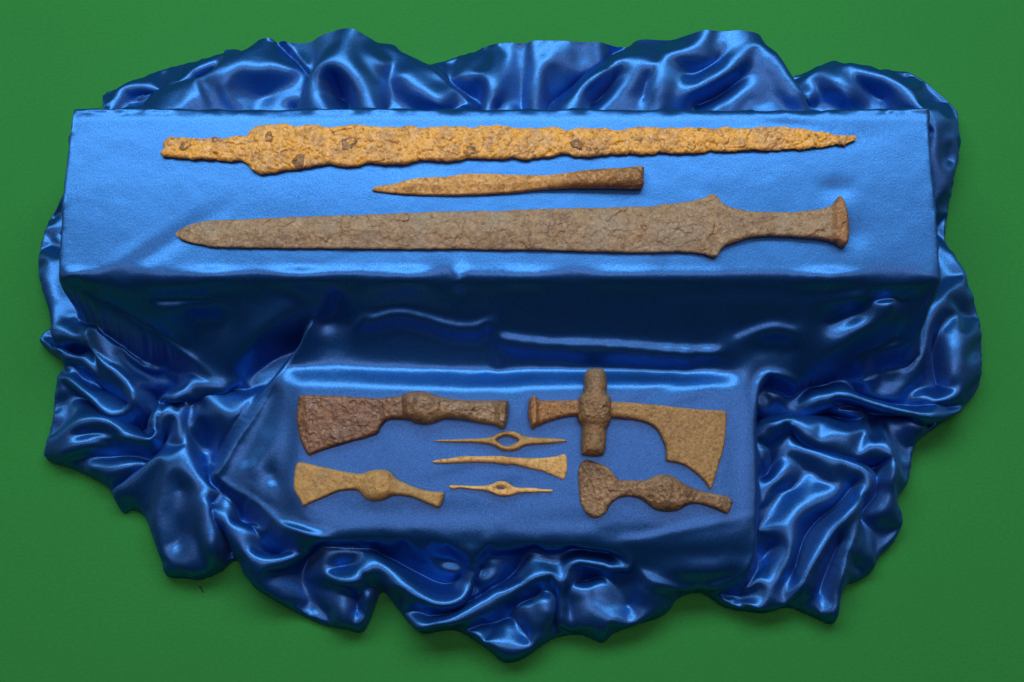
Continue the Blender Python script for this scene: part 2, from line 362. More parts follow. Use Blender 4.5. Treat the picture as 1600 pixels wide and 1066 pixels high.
BASE = [           # the crumpled folds all round, on the green
 # behind the upper step, from the left
 [(175,158,26),(215,146,27),(260,128,29),(340,104,27)],
 [(205,158,20),(260,148,21),(322,134,19)],
 [(230,163,34),(285,150,36),(325,138,36)],
 [(300,127,17),(335,122,14)],
 [(290,168,42),(330,146,47),(350,122,52),(368,98,50),(400,90,50)],
 [(360,112,53),(400,100,54),(440,98,51)],
 [(360,150,45),(405,142,35),(430,125,42)],
 [(395,167,36),(430,150,42),(470,130,46)],[(455,163,28)],
 [(445,80,32),(465,95,38),(480,112,43)],
 [(512,168,56),(500,150,60),(491,128,63),(496,106,65),(515,95,66),(540,102,66),(562,118,65),(582,142,62),(596,166,58)],
 [(520,118,48),(525,135,34),(520,160,22)],[(545,140,38),(540,165,26)],
 [(500,75,48),(545,72,54),(580,76,54),(602,92,52)],
 [(608,84,45),(611,112,42),(622,142,38),(602,166,40)],
 [(632,104,48),(660,126,50),(690,148,47),(735,166,42)],
 [(655,150,42),(690,162,30),(715,167,28)],
 [(690,112,26),(720,135,24),(752,166,20)],
 [(720,110,32),(735,120,33)],
 [(740,94,32),(756,110,41),(767,130,45),(766,150,45),(760,168,42)],
 [(752,132,27),(753,158,20)],[(778,166,24)],
 [(785,105,38),(790,140,38),(795,166,38)],
 [(815,105,32),(818,135,29),(818,166,28)],
 [(838,166,42),(838,130,43),(846,105,42),(875,96,40),(940,92,36)],
 [(870,130,35),(900,115,32)],[(880,150,36)],
 [(855,166,28),(905,130,27),(945,104,25),(978,84,22)],
 [(872,166,46),(910,142,49),(955,112,52),(992,84,46)],
 [(972,108,42),(955,128,30),(925,160,24)],
 [(1003,88,52),(994,118,52),(975,145,48),(952,167,42)],
 [(1012,120,44),(1005,150,40)],
 [(1025,78,46),(1032,110,54),(1028,140,52),(1042,158,48),(1060,167,44)],
 [(1035,82,52),(1070,86,53),(1100,92,48)],
 [(1065,112,42),(1095,112,40),(1120,100,40)],
 [(1182,84,40),(1155,96,50),(1125,118,52),(1090,138,50),(1050,152,48)],
 [(1158,116,38),(1120,138,30),(1075,162,24)],
 [(1165,150,40),(1140,166,42),(1190,120,42),(1190,160,38)],
 [(1187,90,38),(1208,116,40),(1232,142,38),(1246,166,36)],
 [(1222,128,18),(1244,150,18),(1256,167,18)],
 [(1262,140,30),(1255,158,28)],[(1285,140,26),(1272,164,20)],
 [(1300,108,26),(1303,122,38),(1312,138,40),(1322,152,38)],
 [(1338,135,28),(1350,152,22),(1368,167,20)],[(1300,150,28),(1305,166,26)],
 [(1335,120,34),(1380,132,40),(1410,150,40),(1425,167,38)],[(1412,128,28),(1420,142,30)],
 [(1432,136,34),(1428,160,36)],
 [(1455,170,40),(1462,200,34)],[(1470,230,24),(1475,260,20)],[(1486,205,20),(1488,240,24),(1478,280,26),(1472,300,24)],
  # right of the steps
 [(1482,395,22),(1500,440,24),(1510,470,22)],[(1478,460,30),(1490,470,28)],[(1494,490,17)],[(1515,520,24),(1520,570,24)],
 [(1465,470,40),(1450,500,44),(1437,550,38),(1424,598,26)],
 [(1448,530,22),(1446,570,14),(1452,598,12)],
 [(1470,508,34),(1480,530,38),(1480,580,34),(1474,600,24)],
 [(1424,604,26),(1438,616,30),(1462,620,31),(1485,610,30),(1504,590,26)],
 [(1330,580,27),(1370,568,30),(1410,556,33)],[(1345,602,22),(1390,608,22),(1410,600,23)],
 [(1330,608,14),(1380,618,15),(1425,622,16),(1480,630,18),(1510,610,16)],
 [(1262,645,20),(1270,628,34),(1285,620,38),(1330,622,40),(1400,631,40),(1460,638,36),(1495,632,26)],
 [(1300,634,18),(1350,642,16),(1420,648,14),(1480,648,12)],
 [(1282,636,24),(1310,640,33),(1340,658,30),(1354,664,28)],
 [(1290,652,12),(1330,664,12),(1362,672,10)],
 [(1188,668,8),(1215,655,8),(1250,654,8),(1300,660,9)],
 [(1185,682,28),(1208,666,34),(1225,668,37),(1260,678,39),(1310,682,39),(1360,690,38),(1384,712,37),(1392,742,36),(1388,775,33),(1374,806,28)],
 [(1250,690,30),(1300,700,30),(1350,712,30)],
 [(1236,692,14),(1270,706,13),(1310,722,13),(1362,742,12),(1376,730,16)],
 [(1238,690,26),(1245,706,34),(1275,720,36),(1310,732,37),(1340,740,37),(1353,756,37),(1346,778,36),(1325,806,35),(1298,842,34),(1268,885,32),(1245,918,28)],
 [(1332,765,19),(1310,790,14),(1280,820,10),(1250,865,8),(1238,898,10)],
 [(1372,765,18),(1360,800,14),(1345,815,12)],
 [(1312,745,30),(1314,770,24),(1295,795,22)],
 [(1230,715,26),(1270,740,24),(1290,760,24)],[(1210,770,18),(1235,770,17)],
 [(1200,700,32),(1192,728,24)],[(1210,672,34),(1204,690,34)],[(1194,702,14)],[(1196,745,9),(1212,722,14)],
 [(1228,712,27),(1222,740,27),(1195,765,22)],
 [(1290,790,27),(1255,800,28),(1232,815,30),(1230,840,32),(1229,865,31),(1224,890,27)],
 [(1200,820,23),(1205,800,24)],[(1212,850,13),(1200,868,10),(1185,872,8)],
 [(1150,905,17),(1180,905,20),(1210,915,22),(1215,935,19)],
 [(1110,928,14),(1140,942,17),(1165,948,18),(1192,952,16)],[(1130,932,9),(1160,938,10)],
 [(1345,785,28),(1334,825,30),(1324,870,30),(1314,920,26),(1304,962,18)],
 [(1310,850,14),(1295,900,10),(1280,935,10)],[(1265,930,16),(1280,950,16)],
 [(1345,840,20),(1360,870,17)],[(1330,885,12),(1340,900,12)],
 [(1378,680,22),(1395,710,24),(1408,745,22)],[(1420,660,24),(1440,668,20)],[(1405,700,14)],
 [(1192,640,26),(1215,615,30)],[(1200,625,22)],[(1225,612,26),(1240,635,22)],[(1238,600,24),(1275,600,20),(1300,592,22)],
  # left cluster
 [(80,400,22),(78,440,22),(88,480,20)],[(98,470,25),(97,500,28),(94,540,24)],
 [(115,485,26),(140,490,28)],[(108,530,20),(122,521,29),(140,521,30),(156,527,28)],
 [(84,525,10),(110,540,8),(145,542,9)],[(72,543,16),(100,553,22),(135,552,22),(160,545,22)],[(110,572,19)],
 [(112,592,24),(130,602,32),(150,618,34),(166,632,35),(182,637,35),(204,632,36),(220,618,36),(223,598,37),(212,578,39),(190,558,42),(170,535,45),(158,510,48),(155,492,50)],
 [(128,560,24),(150,562,30),(175,580,26),(205,612,16)],[(130,588,14),(165,600,12),(205,618,9)],
 [(180,590,20)],[(185,618,18)],
 [(185,520,44),(205,545,34),(238,580,20)],
 [(240,600,8),(245,640,7),(222,660,8),(270,600,10)],[(290,570,24),(285,600,12)],
 [(102,612,20),(130,622,17),(170,650,14),(212,672,9)],[(105,600,18)],[(106,640,24)],[(140,640,20)],
 [(94,705,22),(106,680,30),(122,664,36),(145,660,38),(175,672,38),(205,685,38),(228,687,38),(245,674,38),(265,650,40),(285,622,42),(302,594,44),(306,584,45)],
 [(118,681,25),(150,678,26),(180,686,28)],
 [(98,704,26),(125,694,31),(170,690,31),(220,694,29),(262,694,24)],
 [(110,712,20),(170,708,16),(230,708,14)],
 [(140,735,18),(180,735,22),(225,716,24)],[(165,752,14),(200,740,14)],
 [(265,690,12),(225,722,12),(185,752,8)],
 [(252,649,30),(236,656,27),(231,668,26)],[(244,664,14)],
 [(274,646,36),(277,660,38),(300,666,40),(340,655,44),(385,630,48),(405,618,48)],
 [(308,590,44),(330,602,42),(360,611,40),(390,611,38)],[(310,605,34),(330,612,32)],
 [(278,640,24),(320,628,22),(375,615,24)],[(300,652,30),(340,634,34),(370,622,34)],[(310,660,28),(330,650,28)],
 [(279,672,40),(286,705,39),(300,735,37),(320,765,35),(334,795,34),(341,835,32),(338,868,28)],
 [(312,688,20),(318,712,16),(330,690,17)],[(340,700,16),(325,735,20)],
 [(275,700,32),(240,720,27),(200,752,22),(186,764,20)],
 [(260,760,27),(290,770,26)],[(285,800,26),(290,830,20),(280,850,17)],[(245,800,24),(250,830,22),(262,870,18)],
 [(320,830,30),(315,865,27),(290,880,22)],[(262,885,14),(300,892,16),(335,882,16)],
 [(358,840,8),(352,870,6)],[(345,790,12)],
  # front folds, from the left
 [(361,775,34),(363,810,34),(374,842,34),(395,860,34),(425,867,34),(460,860,33),(505,845,30)],
 [(385,800,14),(405,812,16)],[(375,812,32),(410,818,30),(440,832,26),(464,845,22)],
 [(425,845,11),(455,850,10)],
 [(390,885,27),(420,905,24),(440,925,18)],[(450,890,24),(450,930,18)],
 [(500,868,9),(480,890,9),(475,920,7),(490,945,6)],[(520,955,9)],
 [(513,890,30),(520,874,34),(540,863,36),(565,864,36),(585,872,37)],
 [(513,892,30),(525,907,34),(545,914,36),(568,905,37),(590,893,38)],
 [(530,893,26),(546,888,24),(562,888,28)],
 [(585,876,39),(605,892,39),(630,912,38),(660,930,37),(690,938,36),(714,930,37),(730,910,38),(740,888,39),(748,868,40),(752,854,40)],
 [(620,880,20),(660,900,16),(700,912,16),(720,895,20)],[(590,862,22),(620,872,20)],
 [(540,850,32),(600,856,35),(660,860,37),(710,856,38),(750,858,39)],
 [(672,873,31),(700,884,31),(730,884,32)],[(690,868,30),(715,872,29)],
 [(524,918,24),(536,938,26),(540,960,24),(535,980,16)],[(556,935,12),(556,958,11)],[(581,924,24),(578,955,23),(566,980,16)],
 [(575,908,20),(600,912,20)],[(610,925,18),(640,950,18),(650,965,20)],
 [(652,982,24),(662,974,32),(690,970,34),(725,956,35),(755,940,36),(790,928,37),(830,914,38),(862,902,38),(878,904,38)],
 [(672,966,22),(700,952,19),(735,940,18),(760,925,16)],[(680,950,24),(650,940,24)],
 [(735,925,22),(748,905,22)],[(745,930,33),(750,915,30)],
 [(744,898,30),(752,900,34),(763,906,36),(773,899,37),(776,888,37),(768,876,38)],[(757,888,22)],
 [(785,915,17),(810,905,16),(820,880,18)],
 [(690,982,22),(750,970,18),(800,948,16),(840,925,16)],[(760,972,12),(800,965,10)],
 [(725,990,16),(755,1002,20),(785,1012,21),(820,1006,21),(850,992,20)],
 [(800,945,22),(830,950,27),(845,972,26)],[(790,975,19),(812,990,15),(825,996,15)],[(770,990,20)],
 [(838,926,26),(848,940,29),(858,960,26)],[(860,930,16),(865,960,12),(864,985,10)],
 [(836,870,36),(850,866,38),(866,882,38),(876,902,38)],
 [(888,904,36),(900,892,40),(925,886,42),(955,890,42),(985,886,42),(1025,874,44),(1055,864,46)],
 [(885,872,24),(920,874,22),(955,878,22)],[(960,868,34),(1000,866,36)],
 [(900,910,16),(918,903,10),(940,902,14)],
 [(892,914,28),(910,921,30),(930,917,30),(950,900,28)],
 [(888,925,22),(890,960,18)],[(878,920,27),(880,970,24)],
 [(905,935,25),(915,960,26),(912,980,20)],[(930,925,29),(928,955,28),(925,975,22)],
 [(955,915,29),(985,905,30),(1010,920,28)],[(938,960,28),(944,985,20)],[(975,944,17),(980,940,17)],
 [(960,975,22),(990,962,22),(1015,950,22)],[(1030,930,24),(1050,928,18)],
]
# where each sheet ends (photo x, y, height mm)
SHEET_A = [(107,162,UP),(99,230,UP),(89,320,UP),(83,438,UP),(90,441,108),(120,459,98),(160,483,88),(200,507,78),(250,538,65),(300,568,52),(333,588,44),(365,604,41),(410,610,40),(470,570,50),(540,540,60),
 (700,560,60),(1100,580,58),(1245,602,44),(1280,590,42),(1325,574,46),(1370,554,54),(1425,540,62),(1440,526,72),(1452,499,86),(1464,469,100),(1478,438,UP),(1472,340,UP),(1462,240,UP),(1456,162,UP),(1000,161,UP),(600,161,UP)]
SHEET_B = [(526,458,93),(518,461,93),(497,483,86),(476,510,78),(464,532,71),(446,560,61),(423,592,58),(407,621,56),(389,653,54),(361,691,50),(339,729,46),(331,743,44),(356,765,44),(400,793,47),(440,827,48),(470,840,48),(520,850,47),(600,856,46),
 (700,861,46),(820,866,46),(950,867,46),(985,885,40),(1010,910,32),(1050,924,24),(1098,928,20),(1120,922,28),(1160,906,38),(1180,880,46),(1187,850,54),(1189,800,57),(1189,740,57),(1186,680,57),(1188,630,57),(1193,602,55),(1215,585,52),(1250,590,46),(1320,560,52),(1400,500,80),(1400,460,104),(1000,458,106),(700,458,106),(560,458,106)]
# edges where one pleat lies over another: points, side of the upper pleat (1 = left of travel in the photo), step mm, reach mm
PLEATS = [
 ([(608,84),(640,92),(672,107),(710,137),(750,170)], -1, 10, 16),
 ([(410,80),(430,75),(452,90),(470,112),(482,130)], 1, 7, 14),
 ([(850,170),(900,136),(940,110),(986,76)], -1, 10, 16),
 ([(1186,84),(1217,122),(1236,145),(1250,172)], -1, 10, 18),
 ([(198,157),(260,148),(325,132)], -1, 6, 9),
 ([(345,96),(352,112),(335,135),(310,150)], 1, 6, 12),
 ([(1262,646),(1300,640),(1360,644),(1430,648),(1490,646)], 1, 7, 9),
 ([(1185,676),(1210,664),(1240,664),(1300,672),(1350,682)], -1, 7, 12),
 ([(1234,690),(1262,703),(1310,722),(1362,742)], 1, 7, 10),
 ([(1352,770),(1330,808),(1300,846),(1270,890),(1240,930),(1202,952)], -1, 6, 9),
 ([(1346,786),(1332,840),(1322,885),(1312,935)], -1, 5, 7),
 ([(1374,680),(1384,712),(1393,745),(1388,780)], -1, 6, 10),
 ([(155,490),(162,522),(182,552),(208,572),(224,596),(222,618),(206,634),(182,640),(164,632),(130,604)], -1, 6, 8),
 ([(125,584),(150,596),(180,605),(207,618)], 1, 5, 8),
 ([(92,505),(97,525),(94,542)], 1, 5, 8),
 ([(70,540),(100,546),(140,545),(158,540)], -1, 6, 8),
 ([(130,690),(180,692),(228,692),(250,676),(275,640),(305,586)], 1, 5, 8),
 ([(268,688),(240,712),(215,731),(185,752),(165,766)], -1, 7, 14),
 ([(275,645),(310,632),(345,624),(390,612)], 1, 5, 8),
 ([(330,770),(342,805),(348,845),(340,880)], -1, 7, 10),
 ([(372,800),(410,815),(445,832),(468,846)], 1, 5, 8),
 ([(512,893),(522,908),(545,917),(575,915),(620,921),(655,936),(690,943),(722,930),(745,895)], 1, 8, 9),
 ([(655,990),(700,980),(760,962),(830,922),(876,906)], 1, 8, 10),
 ([(878,908),(905,893),(955,893),(985,890),(1040,872)], 1, 8, 9),
 ([(595,858),(650,868),(680,872)], 1, 4, 7),
 ([(858,928),(862,955),(860,985)], -1, 5, 8),
 ([(1130,934),(1160,941),(1195,956)], 1, 4, 7),
]
# shallow dimples and swells on the taut faces: x, y, long radius, short radius, turn, mm
DENTS = [(255,385,90,16,-35,-0.9),(200,400,60,14,-35,0.5),(1305,296,26,16,0,-0.9),(1120,335,40,14,35,0.5),(1335,365,26,26,0,-0.8),(1230,195,60,12,5,-0.7),
 (1340,215,60,18,-15,-0.3),(150,300,50,70,0,0.35),(720,425,12,18,0,0.7),(640,260,60,20,0,-0.3),(900,350,140,20,0,0.3),(430,300,90,40,0,0.3),(1180,270,80,40,0,0.25),
 (620,705,28,45,10,0.9),(720,650,40,10,0,-0.5),(800,630,30,20,0,0.5),(1010,625,80,10,-28,-0.5),(1080,615,60,12,-20,0.5),(790,740,24,14,0,0.6),
 (810,652,12,22,0,0.7),(430,748,14,12,0,-1.0),(700,730,50,10,-14,0.4),(560,800,80,20,6,-0.5),(700,800,90,18,0,-0.6),(900,815,70,14,0,-0.6),(1060,830,120,8,-12,0.8),(1150,720,16,70,0,-0.6),(540,640,90,20,0,0.4)]

def solve_sheet(lines, flats, x0, y0, nx, ny, h, ell, edge=None, levels=4):
    """height over a grid of a stiff, stretched sheet held along the fold lines"""
    pts = []        # world x, y, z(mm), weight
    for L in lines:
        P = smooth_open(L, 1.0)
        X, Y = unproject(P[:, 0], P[:, 1], P[:, 2] / 1000); pts.append(np.stack([X, Y, P[:, 2], np.ones(len(X))], 1))
    if edge is not None:
        O = smooth_open(np.array(edge + edge[:1], float), 1.0); O = O[O[:, 2] < 60]
        X, Y = unproject(O[:, 0], O[:, 1], O[:, 2] * 0.1 / 1000)
        pts.append(np.stack([X, Y, O[:, 2] * 0.85, np.full(len(X), 0.4)], 1))
    pts = np.vstack(pts)
    flatP = [(np.stack(unproject([p[0] for p in P], [p[1] for p in P], zz / 1000), 1), zz) for P, zz in flats]
    z = None
    for lv in range(levels - 1, -1, -1):
        k = 2 ** lv; hh = h * k
        mx, my = (nx - 1) // k + 1, (ny - 1) // k + 1
        Wt = np.zeros((my, mx)); Zt = np.zeros((my, mx))
        i = np.round((pts[:, 0] - x0) / hh).astype(int); j = np.round((pts[:, 1] - y0) / hh).astype(int)
        ok = (i >= 0) & (i < mx) & (j >= 0) & (j < my)
        np.add.at(Wt, (j[ok], i[ok]), pts[ok, 3]); np.add.at(Zt, (j[ok], i[ok]), pts[ok, 3] * pts[ok, 2])
        has = Wt > 0
        Z0 = np.where(has, Zt / np.maximum(Wt, 1e-9), 0)
        b = (ell / hh) ** 2
        W = np.where(has, 0.7 * b + 0.7, 0.0)
        gx, gy = np.meshgrid(x0 + hh * np.arange(mx), y0 + hh * np.arange(my))
        for P, zz in flatP:
            m = sdf_poly(gx, gy, P) > 0
            W[m] = 1.0 * b + 1; Z0[m] = zz
        if z is None: z = np.full((my, mx), float((W * Z0).sum() / W.sum()))
        else:
            zz = z
            zi = np.clip(np.arange(mx) / 2, 0, zz.shape[1] - 1.001); zj = np.clip(np.arange(my) / 2, 0, zz.shape[0] - 1.001)
            i0 = zi.astype(int); j0 = zj.astype(int); fi = zi - i0; fj = (zj - j0)[:, None]
            z = (zz[j0][:, i0] * (1 - fi) + zz[j0][:, i0 + 1] * fi) * (1 - fj) + (zz[j0 + 1][:, i0] * (1 - fi) + zz[j0 + 1][:, i0 + 1] * fi) * fj
        def Lap(u):
            r = np.zeros_like(u)
            d = u[:, 1:] - u[:, :-1]; r[:, :-1] -= d; r[:, 1:] += d
            d = u[1:] - u[:-1]; r[:-1] -= d; r[1:] += d
            return r
        def A(u):
            l = Lap(u); return l + b * Lap(l) + W * u
        Md = 1.0 / (4 + 20 * b + W)
        r = W * Z0 - A(z); y = Md * r; p = y.copy(); rz = (r * y).sum()
        for it in range(220 if lv else 110):
            Ap = A(p); al = rz / (p * Ap).sum()
            z += al * p; r -= al * Ap
            y = Md * r; rn = (r * y).sum()
            if rn < 1e-10 * z.size: break
            p = y + (rn / rz) * p; rz = rn
    return z

CH = 0.00105
CX0, CX1, CY0, CY1 = -0.425, 0.425, -0.315, 0.285
CNX = int((CX1 - CX0) / CH / 8) * 8 + 1; CNY = int((CY1 - CY0) / CH / 8) * 8 + 1
GX, GY = np.meshgrid(CX0 + CH * np.arange(CNX), CY0 + CH * np.arange(CNY))
GRID = (CX0, CY0, CNX, CNY, CH)
def blur(a, sig):
    n = int(3 * sig) + 1; k = np.exp(-0.5 * (np.arange(-n, n + 1) / sig) ** 2); k /= k.sum()
    for ax in (0, 1):
        p = np.pad(a, [(n, n) if q == ax else (0, 0) for q in (0, 1)], mode='edge'); r = 0
        for i, kk in enumerate(k): r = r + kk * (p[i:i + a.shape[0]] if ax == 0 else p[:, i:i + a.shape[1]])
        a = r
    return a
def poly_world(P, n=3):
    Q = np.array(P, float); Q = np.stack(unproject(Q[:, 0], Q[:, 1], Q[:, 2] / 1000), 1)
    return smooth_closed(Q, n) if n > 1 else Q
# base folds: rounded crests, tight hollows
Zb = solve_sheet(BASE, [], *GRID, 0.0060, OUTLINE)
Zb = np.maximum(Zb, 1.5 + 1.5 * np.tanh((Zb - 1.5) / 6))
Zb = 42.0 * (np.maximum(Zb, 0) / 42.0) ** FOLD_POWER * FOLD_GAIN
for P, side, step, reach in PLEATS:
    Q = smooth_open(np.array(P, float), 6.0); Q = np.stack(unproject(Q[:, 0], Q[:, 1], 0.020), 1)
    R = 3.2 * reach / 1000
    i0 = max(0, int((Q[:, 0].min() - R - CX0) / CH)); i1 = int((Q[:, 0].max() + R - CX0) / CH) + 1
    j0 = max(0, int((Q[:, 1].min() - R - CY0) / CH)); j1 = int((Q[:, 1].max() + R - CY0) / CH) + 1
    x = GX[j0:j1, i0:i1]; y = GY[j0:j1, i0:i1]
    best = np.full(x.shape, 1e9); sg = np.zeros(x.shape); tt = np.zeros(x.shape); n = len(Q) - 1
    for k in range(n):
        ex, ey = Q[k + 1] - Q[k]; L2 = ex * ex + ey * ey
        t0 = ((x - Q[k, 0]) * ex + (y - Q[k, 1]) * ey) / L2; t = np.clip(t0, 0, 1)
        qx = x - Q[k, 0] - t * ex; qy = y - Q[k, 1] - t * ey; d = qx * qx + qy * qy
        m = d < best
        best = np.where(m, d, best); sg = np.where(m, np.sign(ex * qy - ey * qx), sg); tt = np.where(m, (k + t) / n, tt)
    d = np.sqrt(best) * 1000
    taper = sstep(0, 0.22, tt) * sstep(1, 0.78, tt)
    up = sg * side > 0
    rise = np.sqrt(np.clip(d / 1.6, 0, 1))
    Zb[j0:j1, i0:i1] += taper * step * np.where(up, 0.75 * rise * np.exp(-np.maximum(d - 1.6, 0) / reach), -0.45 * np.exp(-d / (0.6 * reach)))
# slack wrinkles
wob = 0.6 * fbm(GX / 0.05, GY / 0.05, 5, 2), 0.6 * fbm(GX / 0.05, GY / 0.05, 9, 2)
wr = fbm(GX / 0.040 + wob[0], GY / 0.040 + wob[1], 21, 3, 0.45)
Zb = Zb + 1.2 * wr
Zb = np.maximum(Zb, 1.5)
# the sheet off the upper step and the one that runs over the lower step
Za = solve_sheet(SHARED + SLOPE_LEFT, [(TOP_FLAT, UP)], *GRID, 0.0055)
Zf = solve_sheet(SHARED + FRONT_SHEET, [(TOP_FLAT, UP), (LOW_FLAT, LO)], *GRID, 0.0055)
topP = poly_world([(a, b, UP) for a, b in TOP_FLAT], 1); lowP = poly_world([(a, b, LO) for a, b in LOW_FLAT], 1)
dTop = sdf_poly(GX, GY, topP); dLow = sdf_poly(GX, GY, lowP)
Zf = Zf + (blur(Zf, 0.0035 / CH) - Zf) * sstep(-0.022, -0.006, dLow)      # soft rolls over the lower step
flat = np.maximum(sstep(-0.02, 0.012, dTop), sstep(-0.02, 0.012, dLow))
Za = Za + wr * (0.8 * (1 - flat) + 0.20 * flat); Zf = Zf + wr * (0.8 * (1 - flat) + 0.20 * flat)
LOW_TILT = 0.085; LOW_Y = float(lowP[:, 1].mean())            # the lower step leans a little to the front
Zf = Zf + 1000 * LOW_TILT * (GY - LOW_Y) * sstep(-0.035, 0.0, dLow)
dA = sdf_poly(GX, GY, poly_world(SHEET_A, 1)); dB = sdf_poly(GX, GY, poly_world(SHEET_B, 3))
def prof(d, r): t = np.clip(d / r, 0, 1); return np.sqrt(np.maximum(0, 1 - (1 - t) ** 2))
Zc = Zb + (np.maximum(Za, Zb) - Zb) * prof(dA, 0.0032)
Zc = Zc + (Zf - Zc) * prof(dB, 0.0032)
Zc = blur(Zc, 0.0007 / CH)
for (px, py, ra, rb, rot, amp) in DENTS:
    zz = (UP if py < 440 else LO) / 1000
    X, Y = unproject(px, py, zz); c, s_ = math.cos(math.radians(-rot)), math.sin(math.radians(-rot))
    # turn is given in image space (y down)
    u = ((GX - X) * c - (GY - Y) * s_) / (ra * 0.0005); v = ((GX - X) * s_ + (GY - Y) * c) / (rb * 0.0005)
    c2 = math.cos(math.radians(rot)); s2 = math.sin(math.radians(rot))
    u = ((GX - X) * c2 - (GY - Y) * s2) / (ra * 0.0005); v = ((GX - X) * s2 + (GY - Y) * c2) / (rb * 0.0005)
    Zc = Zc + amp * np.exp(-(u * u + v * v))
outP = np.stack(unproject([p[0] for p in OUTLINE], [p[1] for p in OUTLINE], np.array([(UP if p[2] > 60 else p[2] * 0.1) for p in OUTLINE]) / 1000), 1)
outP = smooth_closed(outP, 3)
boxP = np.stack(unproject([p[0] for p in BOX_EDGE], [p[1] for p in BOX_EDGE], UP / 1000), 1)
Dc = np.maximum(sdf_poly(GX, GY, outP), sdf_poly(GX, GY, boxP))
Dc = Dc + 0.0006 * fbm(GX / 0.02, GY / 0.02, 77, 2) * (1 - flat)
gyD = np.gradient(blur(Dc, 2.0), CH, axis=0)       # rolled under along the near side, lying thin elsewhere
rr = 0.0018 + 0.0042 * sstep(0.15, 0.85, gyD) + 0.0005 * fbm(GX / 0.04, GY / 0.04, 31, 2)
t = np.clip(Dc / rr, 0, 1)
Zc = Zc * np.sqrt(np.maximum(0, 1 - (1 - t) ** 2)) ** 0.8
# loose folds bulge over their own flanks
loose = sstep(0.004, -0.004, np.maximum(dA, dB)) * sstep(0.002, 0.010, Dc)
gy_, gx_ = np.gradient(blur(Zc, 0.0030 / CH) / 1000, CH)
gl_ = np.sqrt(gx_ ** 2 + gy_ ** 2) + 1e-9; lim = np.minimum(gl_, 0.9) / gl_
BULGE = 0.0026
SX = blur(-gx_ * lim * BULGE * loose, 0.002 / CH); SY = blur(-gy_ * lim * BULGE * loose, 0.002 / CH)

def cloth_height(x, y):
    i = np.clip((np.asarray(x) - CX0) / CH, 0, CNX - 1.001); j = np.clip((np.asarray(y) - CY0) / CH, 0, CNY - 1.001)
    i0 = i.astype(int); j0 = j.astype(int); fi = i - i0; fj = j - j0
    return ((Zc[j0, i0] * (1 - fi) + Zc[j0, i0 + 1] * fi) * (1 - fj) + (Zc[j0 + 1, i0] * (1 - fi) + Zc[j0 + 1, i0 + 1] * fi) * fj) / 1000

# the sheet as a mesh, then let loose: spare cloth buckles between the held places under its own weight
KS = 2
sub = lambda q: q[::KS, ::KS]
Xs, Ys, used, idx, F = grid_patch(sub(GX), sub(GY), sub(Dc), CH * KS)
V = np.stack([(Xs + sub(SX))[used], (Ys + sub(SY))[used], sub(Zc)[used] / 1000 + 0.0006], 1)
satin = satin_material()
cloth = make_mesh('satin_cloth', V, F, satin)
uv = cloth.data.uv_layers.new(name='weave'); uv.data.foreach_set('uv', V[F.ravel()][:, :2].astype(np.float32).ravel())
held = np.maximum(sstep(-0.012, 0.0, sub(dTop)), sstep(-0.012, 0.0, sub(dLow)))       # flat on the steps
held = np.maximum(held, sstep(0.004, 0.0015, np.abs(sub(Dc))))                         # tucked under at the outline
steps = sstep(0.0, 0.006, np.maximum(sub(dA), sub(dB)))                                # the sheets hanging off the steps
pin_w = np.maximum(np.maximum(held, steps * SLOPE_PIN), LOOSE_PIN)[used]
tight_w = np.maximum(held, steps * SLOPE_TIGHT)[used]
for nm, wv in (('pin', pin_w), ('tight', tight_w)):
    vg = cloth.vertex_groups.new(name=nm); q = np.round(wv * 40) / 40
    for val in np.unique(q):
        vg.add([int(k) for k in np.nonzero(q == val)[0]], float(val), 'REPLACE')
md = cloth.modifiers.new('drape', 'CLOTH'); st = md.settings
st.quality = 5; st.mass = 0.2; st.air_damping = 2
st.tension_stiffness = 25; st.compression_stiffness = 25; st.shear_stiffness = 8; st.bending_stiffness = BEND
st.tension_damping = 10; st.compression_damping = 10; st.shear_damping = 10; st.bending_damping = 1
st.vertex_group_mass = 'pin'; st.pin_stiffness = 1.0
st.vertex_group_shrink = 'tight'; st.shrink_min = -SPARE; st.shrink_max = 0.0
md.collision_settings.use_collision = True; md.collision_settings.distance_min = 0.001; md.collision_settings.use_self_collision = False
g.modifiers.new('ground', 'COLLISION'); g.collision.thickness_outer = 0.001
sc.gravity = (0, 0, -1.0); sc.frame_start = 1; sc.frame_end = 40; md.point_cache.frame_end = 40
for f in range(1, FRAMES + 1): sc.frame_set(f)
ev = cloth.evaluated_get(bpy.context.evaluated_depsgraph_get())
co = np.zeros(len(V) * 3, np.float32); ev.data.vertices.foreach_get('co', co); co = co.reshape(-1, 3).copy()
cloth.modifiers.clear(); g.modifiers.clear(); cloth.vertex_groups.clear(); sc.frame_set(1)
co[:, 2] = np.maximum(co[:, 2], 0.0005)
cloth.data.vertices.foreach_set('co', co.ravel()); cloth.data.update()
ss = cloth.modifiers.new('smooth', 'SUBSURF'); ss.levels = 1; ss.render_levels = 1
cloth['label'] = 'crumpled royal blue satin cloth draped over two steps on the green surface'
cloth['category'] = 'cloth'

